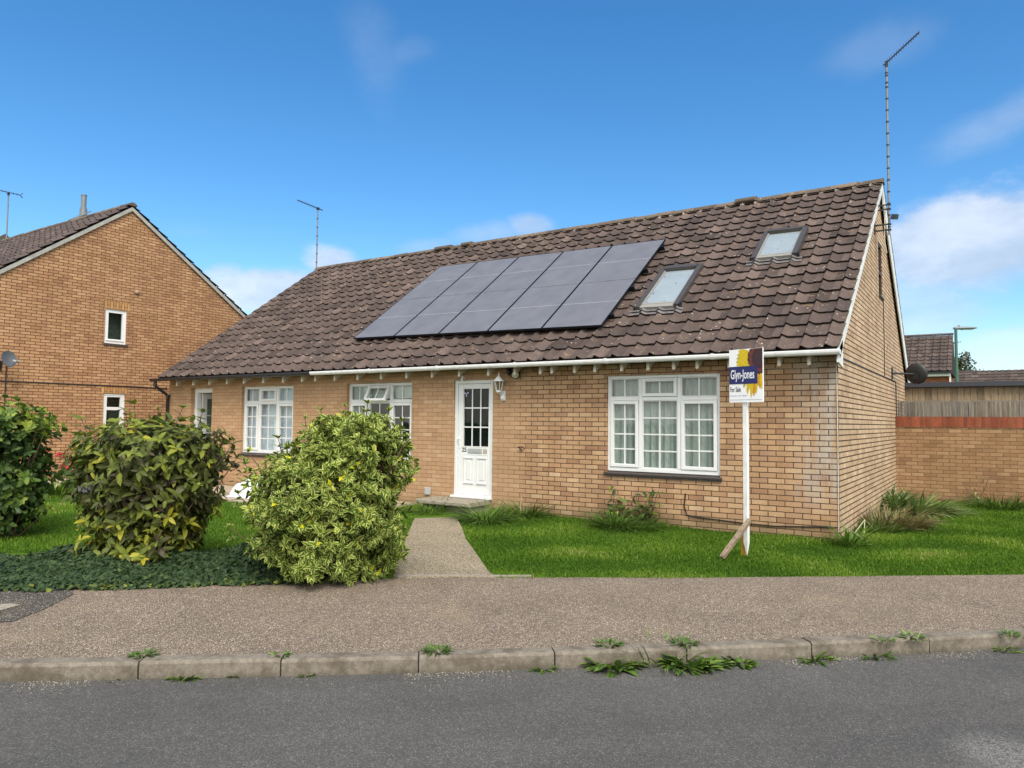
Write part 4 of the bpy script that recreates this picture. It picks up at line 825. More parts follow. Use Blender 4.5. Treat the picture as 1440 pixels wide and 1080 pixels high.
t = NT('lawn_base'); g_ = t.geo(); n_ = t.noise(g_, 3, 5, .65); n2 = t.noise(g_, 70, 3); c_ = t.ramp(n_, [(.3,(.05,.105,.010)),(.7,(.09,.17,.016))]); c_ = t.mix(.6, c_, t.ramp(n2, [(.3,(.5,.5,.5)),(.7,(1.4,1.4,1.3))]), 'MULTIPLY'); t.bsdf(c_, .95, .1, height=n2, bump=.6, dist=.02); M_lawn = t.mat
sheet('ground', [(-900,-900),(900,-900),(900,900),(-900,900)], -.16, M_ground)
KP = np.array([(-3.36,-8.28),(-2.73,-7.79),(-2.06,-7.26),(-1.40,-6.72),(-.73,-6.15),(.07,-5.43),(1.17,-4.45),(1.84,-3.80)])
ext = [KP[0]-np.array([.80,.60])*s_ for s_ in (40,20,10,5,2.5,1.2)]; ext2 = []; p_ = KP[-1].copy(); a = 45
for i in range(14):
    a = min(a+.6, 52); p_ = p_+np.array([math.cos(R_(a)), math.sin(R_(a))])*(.9 if i < 8 else 4); ext2.append(p_.copy())
KF = np.vstack([ext, KP, ext2])
KN = np.zeros_like(KF)
for i in range(len(KF)):
    d = KF[min(i+1,len(KF)-1)]-KF[max(i-1,0)]; d /= np.linalg.norm(d); KN[i] = (-d[1], d[0])
sheet('road', [tuple(p_) for p_ in KF]+[(KF[-1][0]+9,KF[-1][1]-8),(30,-20),(10,-40),(-40,-50)], -.10, M_road)
# pavement back edge
BE = [xy(atZ(*q_, 0)) for q_ in ((0,832),(200,827),(400,819),(560,813),(694,812),(850,812),(1000,812),(1220,810),(1440,808))]
BE = [(BE[0][0]-14, BE[0][1]-11.5)]+BE+[(4.2,.75),(7.5,4.1),(20,18)]
KB = KF+KN*.125
sheet('pavement', [tuple(p_) for p_ in KB[3:-2]]+[(x, y) for x, y in BE[::-1]], 0., M_pave, .06)
kb = MB(); J = []; 
seg = [0]+list(np.cumsum(np.linalg.norm(np.diff(KF, axis=0), axis=1))); 
def kpt(s_): return np.array([np.interp(s_, seg, KF[:,0]), np.interp(s_, seg, KF[:,1])]), unit(np.array([np.interp(s_, seg, KN[:,0]), np.interp(s_, seg, KN[:,1])]))
sJ = seg[7]; pos = [sJ-.87*k for k in range(1,14)][::-1]+[sJ]; ss = [seg[8],seg[9],seg[10]]; pos += ss
while pos[-1] < seg[-1]-4: pos.append(pos[-1]+.90)
for s0, s1 in zip(pos, pos[1:]):
    jz = random.uniform(-.004,.004); jo = random.uniform(-.004,.004); prof = [(0,-.16),(0,-.018),(.006,-.007),(.018,0),(.118,0),(.125,-.004),(.125,-.16)]
    vs = []; nn = 5
    for i in range(nn):
        q_, n_ = kpt(s0+.005+(s1-s0-.010)*i/(nn-1))
        for o, z in prof: vs.append((q_[0]+n_[0]*(o+jo*(z<0)), q_[1]+n_[1]*(o+jo), z+jz+.004))
    k = len(prof); kb.add(vs, [(i*k+j, (i+1)*k+j, (i+1)*k+j+1, i*k+j+1) for i in range(nn-1) for j in range(k-1)]); kb.add(vs[:k], [tuple(range(k))]); kb.add(vs[-k:], [tuple(range(k))[::-1]])
    q_, n_ = kpt(s1); kb.add([(q_[0]+n_[0]*o+dx*n_[1], q_[1]+n_[1]*o-dx*n_[0], z) for o, z in ((.012,-.15),(.012,-.01),(.12,-.006),(.12,-.15)) for dx in (-.006,.006)], [(0,1,3,2),(2,3,5,4)], 1)
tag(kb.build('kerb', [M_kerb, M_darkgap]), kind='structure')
# darker tarmac patch with its pale cover
pp = [xy(atZ(*q_, 0)) for q_ in ((-60,895),(0,876),(20,874),(60,858),(104,836),(100,831),(60,827),(0,831),(-60,836))]; sheet('tarmac_patch', pp, .005, M_patch)
pp = [xy(atZ(*q_, 0)) for q_ in ((-40,862),(0,860),(29,852),(18,850),(0,851),(-40,853))]; tag(sheet('access_cover', pp, .0095, M_conc, kind=None), 'pale cover set in the dark tarmac patch of the pavement', 'cover')
# lawn (ground behind the pavement)
BEb = [(x-.12*.6, y+.12*.8) for x, y in BE]
LE = [(x, y) for x, y in BE]
sheet('lawn', [(x+.02, y-.03) for x, y in LE]+[(20,60),(-60,60),(-60,-25)], -.035, M_lawn, .1)
PR = [xy(atZ(*q_, .0)) for q_ in ((641,727),(642.5,729),(649.7,742),(655,758),(668,776),(686,802),(697.6,812))]; PL = [xy(atZ(*q_, .0)) for q_ in ((553,811),(560,790),(570,760),(578,740),(583,729))]
PATH = PR+PL; sheet('garden_path', PATH, .002, M_path, .05)
q_ = [xy(atZ(*p_, 0)) for p_ in ((560,811),(620,810.5),(697,811.5),(748,811.5))]; ed = MB()
for a, b in zip(q_, q_[1:]):
    a, b = np.array(a), np.array(b); n_ = np.array([-(b-a)[1], (b-a)[0]]); n_ /= np.linalg.norm(n_); ed.add([(*(a-n_*.005),-.05),(*(b-n_*.005),-.05),(*(b-n_*.005),.010),(*(a-n_*.005),.010),(*(a+n_*.05),.012),(*(b+n_*.05),.012),(*(b+n_*.05),-.05),(*(a+n_*.05),-.05)], [(0,1,2,3),(3,2,5,4),(4,5,6,7),(0,3,4,7),(1,6,5,2)])
tag(ed.build('path_edging', M_conc), kind='structure')
STRIP = [(-7.2,-.02),(-7.2,-1.25),(-9.6,-1.75),(-12.2,-2.0),(-15.5,-2.6),(-17.4,-2.8),(-17.4,9),(-15.3,9),(-15.3,-.02)]; sheet('paving', STRIP, -.005, M_paving, .05)
# ---------------------------------------------------------------- grass
def inside(P_, poly_):
    x, y = P_[:,0], P_[:,1]; r_ = np.zeros(len(P_), bool); n = len(poly_); j = n-1
    for i in range(n):
        xi, yi = poly_[i]; xj, yj = poly_[j]; c_ = ((yi > y) != (yj > y)) & (x < (xj-xi)*(y-yi)/(yj-yi+1e-12)+xi); r_ ^= c_; j = i
    return r_
def grass(poly_, dens, seed, h=.062, w=.0052, sig=None):
    rg = np.random.default_rng(seed); p_ = np.array(poly_); lo, hi = p_.min(0), p_.max(0); n = int(np.prod(hi-lo)*dens); P_ = lo+(hi-lo)*rg.random((n,2)); P_ = P_[inside(P_, poly_)]
    P_ = P_[~inside(P_, PATH)]
    dist = np.hypot(P_[:,0]-CAMP[0], P_[:,1]-CAMP[1]); P_ = P_[rg.random(len(P_)) < np.clip(8.5/dist, .25, 1)**1.3]
    return P_
BED = None
RL = BE[5:9]; RLAWN = PR+[BE[5],BE[6],BE[7],BE[8],BE[9],(3.4,.0),(3.6,6.78),(.0,6.78),(.0,-.01),(-5.5,-.01)]
LLAWN = [PL[0],PL[4],(-6.75,-.65),(-7.2,-1.25),(-9.6,-1.75),(-12.2,-2.0),(-14.,-2.3),(-12.5,-5.2),(-9.3,-8.1),(-6.5,-5.55)]
bd = unit(np.array([.72,.69])); bn = np.array([-.69,.72]); bn = bn/np.linalg.norm(bn)
Pg = np.vstack([grass(RLAWN, 7500, 21), grass(LLAWN, 3500, 22), grass([BE[3],BE[4],PL[0],PL[1],PL[2],(-4.4,-4.1)], 6000, 23)])
rg = np.random.default_rng(6); fr_ = []     # ragged fringe leaning over the edge of the pavement
for i in range(5, 9):
    a, b = np.array(BE[i]), np.array(BE[i+1]); L_ = np.linalg.norm(b-a); d = (b-a)/L_; nn_ = np.array([d[1], -d[0]]); k = int(L_*700); u = rg.random(k)*L_; o = rg.random(k)**2*.075*(.35+.65*np.abs(np.sin(u*3.1+i)*np.sin(u*7.7))); fr_.append(a+d*u[:,None]+nn_*o[:,None])
Pg = np.vstack([Pg]+fr_); n = len(Pg); rg = np.random.default_rng(5)
pat = np.zeros(n)
for i in range(24):
    f_ = rg.uniform(.4,5,2)*rg.choice([-1,1],2); pat += np.sin(Pg@f_+rg.uniform(0,6.3))/np.hypot(*f_)**.5
pat /= pat.std()
hh = .044*(.5+.8*rg.random(n))*(1+.22*np.clip(pat,-2,2)); 
wallside = np.exp(-np.clip(np.minimum(np.where(Pg[:,0] < .05, -Pg[:,1], 9), np.minimum(np.where(Pg[:,1] > -.1, Pg[:,0], 9), 6.8-Pg[:,1])), 0, 9)/.12); hh *= 1+.5*wallside
an = rg.random(n)*6.283; le = .75*rg.random(n)**1.0+.1; dx = np.stack([np.cos(an), np.sin(an)], 1); wv = np.stack([-np.sin(an+rg.normal(0,.8,n)), np.cos(an)], 1)*.0040*(.7+.6*rg.random(n))[:,None]
V = np.zeros((n,5,3)); z0 = -.042
V[:,0,:2] = Pg-wv; V[:,1,:2] = Pg+wv; V[:,:2,2] = z0
mid = Pg+dx*(hh*le*.35)[:,None]; V[:,2,:2] = mid+wv*.8; V[:,3,:2] = mid-wv*.8; V[:,2:4,2] = (z0+hh*.62)[:,None]
V[:,4,:2] = Pg+dx*(hh*le)[:,None]; V[:,4,2] = z0+hh*(1-.3*le)
b_ = np.arange(n)*5; tr = np.stack([b_+3,b_+2,b_+4],1); qd = np.stack([b_,b_+1,b_+2,b_+3],1)
wp = atZ(868,786,-.03)[:2]; worn = np.exp(-(((Pg-wp)/np.array([.45,.22]))**2).sum(1)); rn = np.clip(.34+.19*pat+rg.normal(0,.16,n)+.5*(rg.random(n) < .03)+.5*worn*(rg.random(n) < .6), 0, 1)
uv = np.tile(np.array([(.2,0),(.8,0),(.8,.6),(.2,.6),(.5,1)]), (n,1))
tag(np_mesh('grass', V.reshape(-1,3), tr, qd, M_grass, fr=np.concatenate([rn,rn]), uv=uv), kind='stuff')

# ================================================================== IVY BED AND SHRUBS
rg = np.random.default_rng(31)
o0 = np.array(BE[1]); Lb = 3.3
bedp = [tuple(o0+bd*a+bn*b) for a, b in ((-4,.02),(3.0,.02),(2.9,1.0),(2.0,1.45),(-4,1.6))]; sheet('flower_bed', bedp, -.012, M_soil, .03)
n = 23000; s_ = rg.uniform(-3.2, 2.75, n); d_ = rg.uniform(-.10, 1.45, n); wig = .06*np.sin(s_*5)+.05*np.sin(s_*11+1)
d_ = d_+wig; prof_ = np.interp(d_, [-.2,-.03,.12,.4,.8,1.2,1.55], [.005,.02,.05,.07,.12,.15,.03])*(1+.25*np.sin(s_*3.1)+.2*np.sin(s_*7.3+d_*6)); prof_ += .17*np.exp(-((s_-2.05)/.28)**2-((d_-.75)/.35)**2)
keep = d_ > -.09+.05*rg.random(n)*1.0; keep &= ~((s_ > 1.7) & (d_ > 1.35)); s_, d_, prof_ = s_[keep], d_[keep], prof_[keep]; n = len(s_)
P_ = np.zeros((n,3)); P_[:,:2] = o0+s_[:,None]*bd+d_[:,None]*bn; P_[:,2] = .01+prof_*(.55+.5*rg.random(n)**.5)
D_ = np.append(-bn*.75, -.25)+rg.normal(0,.75,(n,3))*np.array([1,1,.45]); N_ = np.append(-bn*.55, .85)+rg.normal(0,.38,(n,3)); ll = .046*(.6+.7*rg.random(n))
rn = np.clip(rg.beta(2.2,3,n)+.35*(d_ < .03)*(rg.random(n) < .5), 0, 1)
tag(leaf_object('ivy', P_, D_, N_, ll, ll*.46, rn, M_ivy, droop=.18, shape=(.25,.6)), kind='stuff')

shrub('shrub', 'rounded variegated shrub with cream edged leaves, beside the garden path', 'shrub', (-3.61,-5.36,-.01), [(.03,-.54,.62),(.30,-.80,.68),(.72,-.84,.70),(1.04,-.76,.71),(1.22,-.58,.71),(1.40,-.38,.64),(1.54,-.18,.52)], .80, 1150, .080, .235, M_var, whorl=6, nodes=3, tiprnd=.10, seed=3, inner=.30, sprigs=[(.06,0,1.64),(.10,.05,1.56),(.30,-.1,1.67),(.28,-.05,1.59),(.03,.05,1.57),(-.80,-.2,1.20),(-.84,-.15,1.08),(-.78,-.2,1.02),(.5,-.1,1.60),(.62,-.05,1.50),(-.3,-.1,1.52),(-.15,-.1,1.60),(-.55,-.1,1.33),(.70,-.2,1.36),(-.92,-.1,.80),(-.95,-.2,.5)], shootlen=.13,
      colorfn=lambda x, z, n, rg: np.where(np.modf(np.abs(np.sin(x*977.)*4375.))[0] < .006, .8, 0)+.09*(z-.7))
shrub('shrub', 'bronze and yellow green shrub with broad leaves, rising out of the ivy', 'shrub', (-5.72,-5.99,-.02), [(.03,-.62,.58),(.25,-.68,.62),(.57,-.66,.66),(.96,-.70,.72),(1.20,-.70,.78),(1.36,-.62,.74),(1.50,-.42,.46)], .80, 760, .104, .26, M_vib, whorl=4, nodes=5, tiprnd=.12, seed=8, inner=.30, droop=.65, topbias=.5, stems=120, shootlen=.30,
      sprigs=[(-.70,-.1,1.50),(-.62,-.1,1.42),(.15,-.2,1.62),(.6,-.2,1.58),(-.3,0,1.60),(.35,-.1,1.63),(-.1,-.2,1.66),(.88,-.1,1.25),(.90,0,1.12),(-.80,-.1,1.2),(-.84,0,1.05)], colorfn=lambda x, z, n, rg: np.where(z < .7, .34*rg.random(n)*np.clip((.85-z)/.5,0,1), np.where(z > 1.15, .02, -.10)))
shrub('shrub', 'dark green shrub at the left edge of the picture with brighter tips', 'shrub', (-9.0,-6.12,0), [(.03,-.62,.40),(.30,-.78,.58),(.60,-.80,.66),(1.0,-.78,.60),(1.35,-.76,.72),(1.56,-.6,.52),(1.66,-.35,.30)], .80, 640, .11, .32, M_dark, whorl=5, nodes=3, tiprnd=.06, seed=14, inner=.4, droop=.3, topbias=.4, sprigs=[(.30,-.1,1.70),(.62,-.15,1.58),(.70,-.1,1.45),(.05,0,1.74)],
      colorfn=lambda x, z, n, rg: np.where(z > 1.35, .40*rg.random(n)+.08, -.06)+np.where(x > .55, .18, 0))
tuft('grass_tuft', 'bright green grass tuft in the ivy at the left foot of the variegated shrub', 'grass tuft', atZ(352,812,.05), 45, .16, .005, M_weed, seed=5, rad=.10)

# plants by the left house seen between the shrubs
def ray_at(x, z_forward): q_ = ray(x, 590); return CAMP+q_*(z_forward/FPX)
p_ = ray_at(118, 14.6); p_[2] = 0
shrub('garden_shrub', 'low dark green shrub in front of the neighbouring brick gable', 'shrub', p_, [(.05,-.3,.3),(.5,-.42,.45),(.85,-.36,.36),(1.0,-.15,.2)], .4, 170, .09, .2, M_dark, seed=40, stems=10)
p_ = ray_at(84, 14.2); p_[2] = 0; f_ = tuft('red_flower_plant', 'plant with red flowers between the left edge shrub and the bronze one', 'flowers', p_, 60, .55, .03, M_weed, seed=41, rad=.25, up=1.)
rg = np.random.default_rng(3)
for k in range(12):
    q_ = p_+np.array([rg.normal(0,.2), rg.normal(0,.15), rg.uniform(.5,.85)]); n = 9; an_ = np.arange(n)*2*math.pi/n; D_ = np.stack([np.cos(an_), np.sin(an_)*.6-.4, np.sin(an_)*.7+.3], 1)
    leaf_object('flower', np.tile(q_, (n,1)), D_, np.tile(np.array([.5,-.7,.5]), (n,1))+rg.normal(0,.2,(n,3)), np.full(n,.07), np.full(n,.032), rg.random(n), M_red, f_)
M_slate = plain('blue_grey_slate', (.085,.088,.105), .6, .4, var=.4, scale=8)
def rock(m, c, r, seed, flat=.6):
    rg = np.random.default_rng(seed); vs = []; n, k = 9, 5
    ph = rg.random(6)*6.28
    for i in range(k+1):
        th = math.pi*i/k
        for j in range(n):
            a = 2*math.pi*j/n; rr = r*(1+.18*math.sin(2*a+ph[0]+i)+.12*math.sin(3*a+ph[1]))*(.9+.2*rg.random()); vs.append((c[0]+rr*math.sin(th)*math.cos(a), c[1]+rr*math.sin(th)*math.sin(a), c[2]+rr*flat*math.cos(th)))
    m.add(vs, [(i*n+j, (i+1)*n+j, (i+1)*n+(j+1)%n, i*n+(j+1)%n) for i in range(k) for j in range(n)])
p_ = ray_at(142, 13.6)
for i, (dx, dz, r_, lab) in enumerate(((0,.26,.34,'lowest large slate boulder in the pile behind the bronze shrub'),(-.03,.62,.27,'middle slate boulder in the pile behind the bronze shrub'),(.05,.91,.20,'topmost slate boulder in the pile behind the bronze shrub'))):
    m = MB(); rock(m, (p_[0]+dx*.836, p_[1]+dx*.549, dz-.03), r_, 60+i, .72); tag(m.build('boulder', M_slate), lab, 'boulder', 'slate boulders piled by the drive')
# crumpled white sacks under the left window
p_ = atZ(341,699,.03); rg = np.random.default_rng(9); nx, ny = 46, 30; V = []; ph = rg.random((12,3))*6.28; kk = rg.normal(0,1,(12,2))*rg.choice([5,9,16],12)[:,None]
for j in range(ny+1):
    for i in range(nx+1):
        u, v = i/nx*2-1, j/ny*2-1; r2 = abs(u)**2.6+abs(v)**2.6; hgt = .30*max(0, 1-r2)**.35*(1+.25*math.sin(u*3+1)+.15*v)
        cr = sum(abs(math.sin(kk[q_,0]*u*.6+kk[q_,1]*v*.6+ph[q_,0])) for q_ in range(12))/12-.6
        V.append((p_[0]+u*.66+v*.05+.03*cr, p_[1]+.34+v*.30, .030+hgt*1.05+.26*cr*min(1, hgt*8)+.0))
V = np.array(V); V[:,2] = np.maximum(V[:,2]-.03, -.002); q_ = np.array([(j*(nx+1)+i, j*(nx+1)+i+1, (j+1)*(nx+1)+i+1, (j+1)*(nx+1)+i) for j in range(ny) for i in range(nx)])
tag(np_mesh('plastic_sack', V, None, q_, plain('white_plastic_sheet', (.74,.75,.82), .4, .5, var=.08)), 'crumpled white plastic sacking lying under the left window', 'sacking')

# plants against the bungalow
def stems(name, label, cat, pts, mat, leafn, L, W, seed, group=None):
    rg = np.random.default_rng(seed); root = thing(name, label, cat, tuple(pts[0][0]), group); m = MB(); P_, D_ = [], []
    for line in pts:
        m.tube(line, [.006]*len(line), 5)
        for k in range(leafn):
            t_ = rg.random()**.7; a = np.array(line[0])+(np.array(line[-1])-np.array(line[0]))*t_; P_.append(a+rg.normal(0,.02,3)); D_.append(np.append(rg.normal(0,1,2), rg.normal(.2,.4)))
    m.build('stem', M_stem, root); P_, D_ = np.array(P_), np.array(D_); N_ = np.array([0,-.4,1.])+rg.normal(0,.35,P_.shape); l = L*(.6+.7*rg.random(len(P_)))
    leaf_object('leaves', P_, D_, N_, l, l*W, rg.random(len(P_)), mat, root, droop=.4); return root
def up_from(x, y, tops, yo=-.12): 
    b = atY(x, y, yo); b[2] = -.035; return [[b+(random.uniform(-.08,.08),0,0), (b+atY(*t_, yo))/2+(random.uniform(-.03,.03),-.03,0), atY(*t_, yo)] for t_ in tops]
stems('wall_weed', 'straggly leafy shrub growing against the wall under the wide window', 'weed', up_from(862,734,((864,688),(868,700),(856,715),(875,712)))+up_from(912,734,((914,694),(926,690),(905,712),(921,706),(893,694)))+up_from(885,734,((890,700),(885,715))), M_dark, 16, .105, .22, 51)
tuft('grass_tuft', 'dark grassy tuft at the foot of the wall weed under the wide window', 'grass tuft', atZ(892,738,.02), 260, .36, .007, M_weed, seed=52, rad=.32, spread=.9, rnd=(0,.7))
tuft('grass_tuft', 'large dark green grassy clump against the wall left of the wall weed', 'grass tuft', atZ(862,737,.02), 300, .44, .007, M_weed, seed=53, rad=.20, spread=.8, rnd=(0,.6))
tuft('fern_clump', 'feathery green clump against the wall right of the front door', 'fern', atZ(738,721,.02), 360, .38, .008, M_weed, seed=54, rad=.26, spread=.95, rnd=(0,.8))
tuft('grass_tuft', 'arching grass clump overhanging the right end of the doorstep', 'grass tuft', atZ(683,728,.02), 340, .42, .008, M_weed, seed=55, rad=.28, spread=1., aim=(0,-.15,0), rnd=(0,.8))
tuft('grass_tuft', 'grass clump left of the doorstep under the wall vent', 'grass tuft', atZ(607,716,.02), 240, .36, .008, M_weed, seed=56, rad=.30, spread=.9)
m = MB(); p_ = atY(732,712,-.10); p_[2] = -.03; m.tube([p_, p_+(.0,0,.18), p_+(.02,0,.22), p_+(.015,0,.30)], [.012,.014,.018,.006], 6); tag(m.build('dead_stalk', plain('bleached_stalk', (.42,.30,.18), .8)), 'bleached dead stalk standing in the fern clump', 'stalk')
p_ = atZ(1196,762,.02); tuft('strap_leaf_plant', 'blue green strap leaved tuft at the front right corner of the bungalow', 'plant', p_, 70, .32, .012, M_weed, seed=57, rad=.12, spread=.7, up=.9, droop=.4)
br = MB()
for l in (((1191,742),(1212,757)),((1215,750),(1216,731),(1230,758)),((1203,748),(1216,731)),((1230,753),(1247,766)),((1203,748),(1212,758)),((1222,736),(1229,749))):
    br.tube([atX(x, y, .25)-(0,.0,.0) for x, y in l], .006, 5)
br.v = [(a, b, max(c, .012)) for a, b, c in br.v]
tag(br.build('dead_stalk', plain('pale_dead_leaf', (.42,.42,.24), .7)), 'pale bent dead flower stalks at the right corner of the bungalow', 'stalk')
tuft('dried_plant', 'brown dying plant mound between two strap leaved clumps along the gable', 'plant', atZ(1243,735,.02), 1300, .42, .006, M_dry, seed=58, rad=.50, spread=1.0, rnd=(0,1), up=.75, droop=.4)
tuft('seed_head_weed', 'pale flecked low weed beside the dying mound along the gable', 'weed', atZ(1221,742,.02), 260, .26, .010, M_weedlight, seed=59, rad=.32, spread=.9, up=.8, droop=.4)
tuft('strap_leaf_plant', 'big arching pale green strap leaved clump where gable meets garden wall', 'plant', atZ(1283,716,.02), 560, .52, .016, M_strap, seed=60, rad=.52, spread=1., droop=.55, up=.70, aim=(.15,-.1,0))
tuft('strap_leaf_plant', 'darker strap leaved clump touching the gable behind the dying mound', 'plant', atZ(1250,712,.02), 220, .48, .014, M_strap, seed=61, rad=.26, spread=.6, droop=.5, rnd=(0,.6), up=1.)
tuft('grass_tuft', 'dark green clump at the foot of the garden wall near the right edge', 'grass tuft', atZ(1407,710,.02), 340, .34, .009, M_weed, seed=62, rad=.5, spread=.8, rnd=(0,.45), up=.8)
stems('dead_weed', 'thin dead weed stems against the middle of the garden wall', 'weed', [[atY(1375,706,6.7), atY(1361,690,6.7), atY(1357,683,6.7)], [atY(1375,706,6.7), atY(1386,685,6.7), atY(1390,672,6.7)], [atY(1375,706,6.7), atY(1373,690,6.7), atY(1370,686,6.7)]], M_dry, 5, .06, .3, 63)
# ------------------------------------------------ weeds along the kerb
def krb(x, y, top): return atZ(x, y, .004 if top else -.1)
KW = [('small bright weed on the kerb top at the left joint',203,921,1,34,.075,.010,1),('low weed in the gutter under the left kerb joint',262,953,0,40,.09,.012,0),('small weed on the kerb top near the second joint',397,921,1,18,.06,.009,1),
 ('flat spreading weed on the kerb top left of the middle joint',614,916,1,60,.085,.008,1),('small weed in the gutter just left of the middle joint',765,942,0,26,.085,.014,0),('broad leaved weed in the gutter right of the middle joint',866,936,0,40,.20,.042,0),
 ('twin small weed on the kerb top above the broad leaved weed',856,906,1,30,.085,.010,1),('tall grassy weed left of the biggest leafy weed in the gutter',936,934,0,60,.27,.009,1),('biggest leafy weed clump in the gutter',970,936,0,80,.19,.034,0),('pale weed on the kerb top above the biggest clump',962,905,1,34,.085,.010,1),
 ('trailing leafy weed at the right end of the weed row',1040,934,0,40,.11,.022,0),('dark ragged weed in the gutter right of the weed row',1143,928,0,36,.13,.013,0),('brownish weed in the gutter before the right kerb joint',1228,924,0,30,.12,.010,0),('small weed on the kerb top at the right kerb joint',1284,897,1,30,.09,.009,1),('tiny weed on the kerb top left of the right joint',1246,901,1,18,.07,.008,1),
 ('low weed on the kerb top near the right edge',1424,893,1,26,.07,.009,1),('low brownish weed in the gutter near the right edge',1412,915,0,26,.10,.010,0),('tiny weed in the gutter beside the tall grassy weed',1008,934,0,16,.12,.016,1),('small low weed in the gutter left of the second kerb joint',330,951,0,26,.05,.010,0),('ragged low weed in the gutter beneath the second kerb joint',432,950,0,34,.055,.010,0),('tiny weed in the gutter left of the first kerb joint',157,957,0,14,.05,.009,0)]
for i, (lab, x, y, top_, n_, L_, W_, br_) in enumerate(KW):
    tuft('kerb_weed', lab, 'weed', krb(x, y-(0 if top_ else 1.5), top_), int(n_*1.9), L_*.66, W_*.8, M_weedlight if br_ else M_weed, seed=100+i, rad=.02+L_*.6, spread=.8, droop=.6, up=.7, rnd=(0,1) if i%3 else (0,.5), group='weeds along the kerb')
rg = np.random.default_rng(77); P_ = []   # pale grit washed against the kerb
for i in range(2200):
    s_ = rg.uniform(seg[5], seg[13]); q_, n_ = kpt(s_); dens = .08+.92*(math.sin(s_*2.1)+math.sin(s_*5.3+1) > .5); 
    if rg.random() < dens: o = -abs(rg.normal(0,.085))-.005; P_.append((q_[0]+n_[0]*o, q_[1]+n_[1]*o, -.099))
m = MB()
for p_ in P_:
    r_ = rg.uniform(.002,.0055); m.add([(p_[0]+r_*math.cos(a), p_[1]+r_*math.sin(a), p_[2]) for a in (0,2.1,4.2)]+[(p_[0],p_[1],p_[2]+r_)], [(0,1,3),(1,2,3),(2,0,3)], 0, rg.random())
tag(m.build('grit', plain('pale_grit', (.33,.29,.23), .9, .2, var=.4, scale=200)), kind='stuff')

# ================================================================== NEIGHBOURING BRICK HOUSE (LEFT)
XL = -17.5; LHt = thing('brick_house', 'two storey orange brick house whose gable stands left of the bungalow', 'house', (XL-5, 0, 0))
ap = atX(185,290.5,XL); AY, AZ = ap[1], ap[2]; rf_ = atX(342,441.5,XL); lf_ = atX(0,378,XL); sR = (AZ-rf_[2])/(rf_[1]-AY); sL = (AZ-lf_[2])/(AY-lf_[1]); YL0, YL1 = AY-4.6, AY+4.9
def opz(x0,x1,y0,y1): 
    a, b = atX(x0,y0,XL), atX(x1,y1,XL); return (a[1], b[1], b[2], a[2])
W1 = opz(148.5,177,433.5,485); W2 = opz(146,174,553,606)
g = MB(); AZw = AZ-.06
def rz(y): return AZw-(sL*(AY-y) if y < AY else sR*(y-AY))
ys = sorted([YL0, AY, YL1, W1[0], W1[1], W2[0], W2[1]])
for a, b in zip(ys, ys[1:]):
    mid_ = (a+b)/2; holes = [w_ for w_ in (W1, W2) if w_[0]-1e-6 <= a and b <= w_[1]+1e-6]; zs_ = [-.3]+[z for w_ in sorted(holes, key=lambda q_: q_[2]) for z in (w_[2], w_[3])]
    for i in range(0, len(zs_), 2):
        lo = zs_[i]; hi = zs_[i+1] if i+1 < len(zs_) else None
        g.add([(XL,a,lo),(XL,b,lo),(XL,b,hi if hi is not None else rz(b)),(XL,a,hi if hi is not None else rz(a))], [(0,1,2,3)])
for w_ in (W1, W2):
    a, b, c, d = w_
    for p0, p1 in (((a,c),(a,d)),((a,d),(b,d)),((b,d),(b,c)),((b,c),(a,c))): g.add([(XL,*p0),(XL,*p1),(XL-.15,*p1),(XL-.15,*p0)], [(0,1,2,3)])
g.build('gable_wall', M_lhouse, LHt)
m = MB(); m.box(-29,XL-.002,YL0,YL0+.2,-.3,rz(YL0)); m.box(-29,XL-.002,YL1-.2,YL1,-.3,rz(YL1)); m.box(-29,-28.8,YL0,YL1,-.3,rz(YL0)); m.build('side_wall', M_lhouse, LHt)
for w_, lab, split in ((W1,'small upper landing window',False),(W2,'small lower window with a top light',True)):
    a, b, c, d = w_; f = MB(); x1 = XL-.03
    def bxx(m_, y0, y1, z0, z1, t0=.0, t1=.07): m_.box(x1-t1, x1-t0, y0, y1, z0, z1)
    bxx(f, a,a+.1,c,d); bxx(f, b-.1,b,c,d); bxx(f, a+.1005,b-.1005,c,c+.12); bxx(f, a+.1005,b-.1005,d-.09,d); bxx(f,a+.05,b-.05,c+.075,c+.095,-.02,-.001)
    p_ = MB(); p_.box(x1-.045, x1-.04, a+.06, b-.06, c+.07, d-.06)
    if split: zt_ = d-.40*(d-c); bxx(f, a+.1005,b-.1005,zt_-.04,zt_+.04,-.004,.06); bxx(f,a+.02,b-.02,d-.05,d-.02,-.01,-.001)
    w0 = f.build('window', M_white, LHt); tag(w0, lab); p_.build('pane', M_glassdark, w0)
    m = MB(); m.box(XL-.1, XL+.03, a-.02, b+.04, c-.06, c-.001); m.build('sill', M_sill, w0)
    m = MB(); m.box(x1-.30, x1-.29, a, b, c, d); m.build('blind', plain('grey_blind', (.34,.36,.36), .9, var=.3, scale=12) , w0)
    m = MB(); m.box(XL+.0005, XL+.004, a-.05, b+.06, d+.004, d+.225); m.build('lintel', M_soldier, w0)
m = MB(); e_ = math.atan(sL); f_ = math.atan(sR); XV2 = XL+.07
tiles(m, (-29, AY-(AY-YL0+.2), AZ+.02-sL*(AY-YL0+.2)), (1,0,0), (0,math.cos(e_),math.sin(e_)), 38, (XV2+29)/38, 18, .3297, 0, 5, smax=math.hypot(AY-YL0+.2, sL*(AY-YL0+.2))-.05)
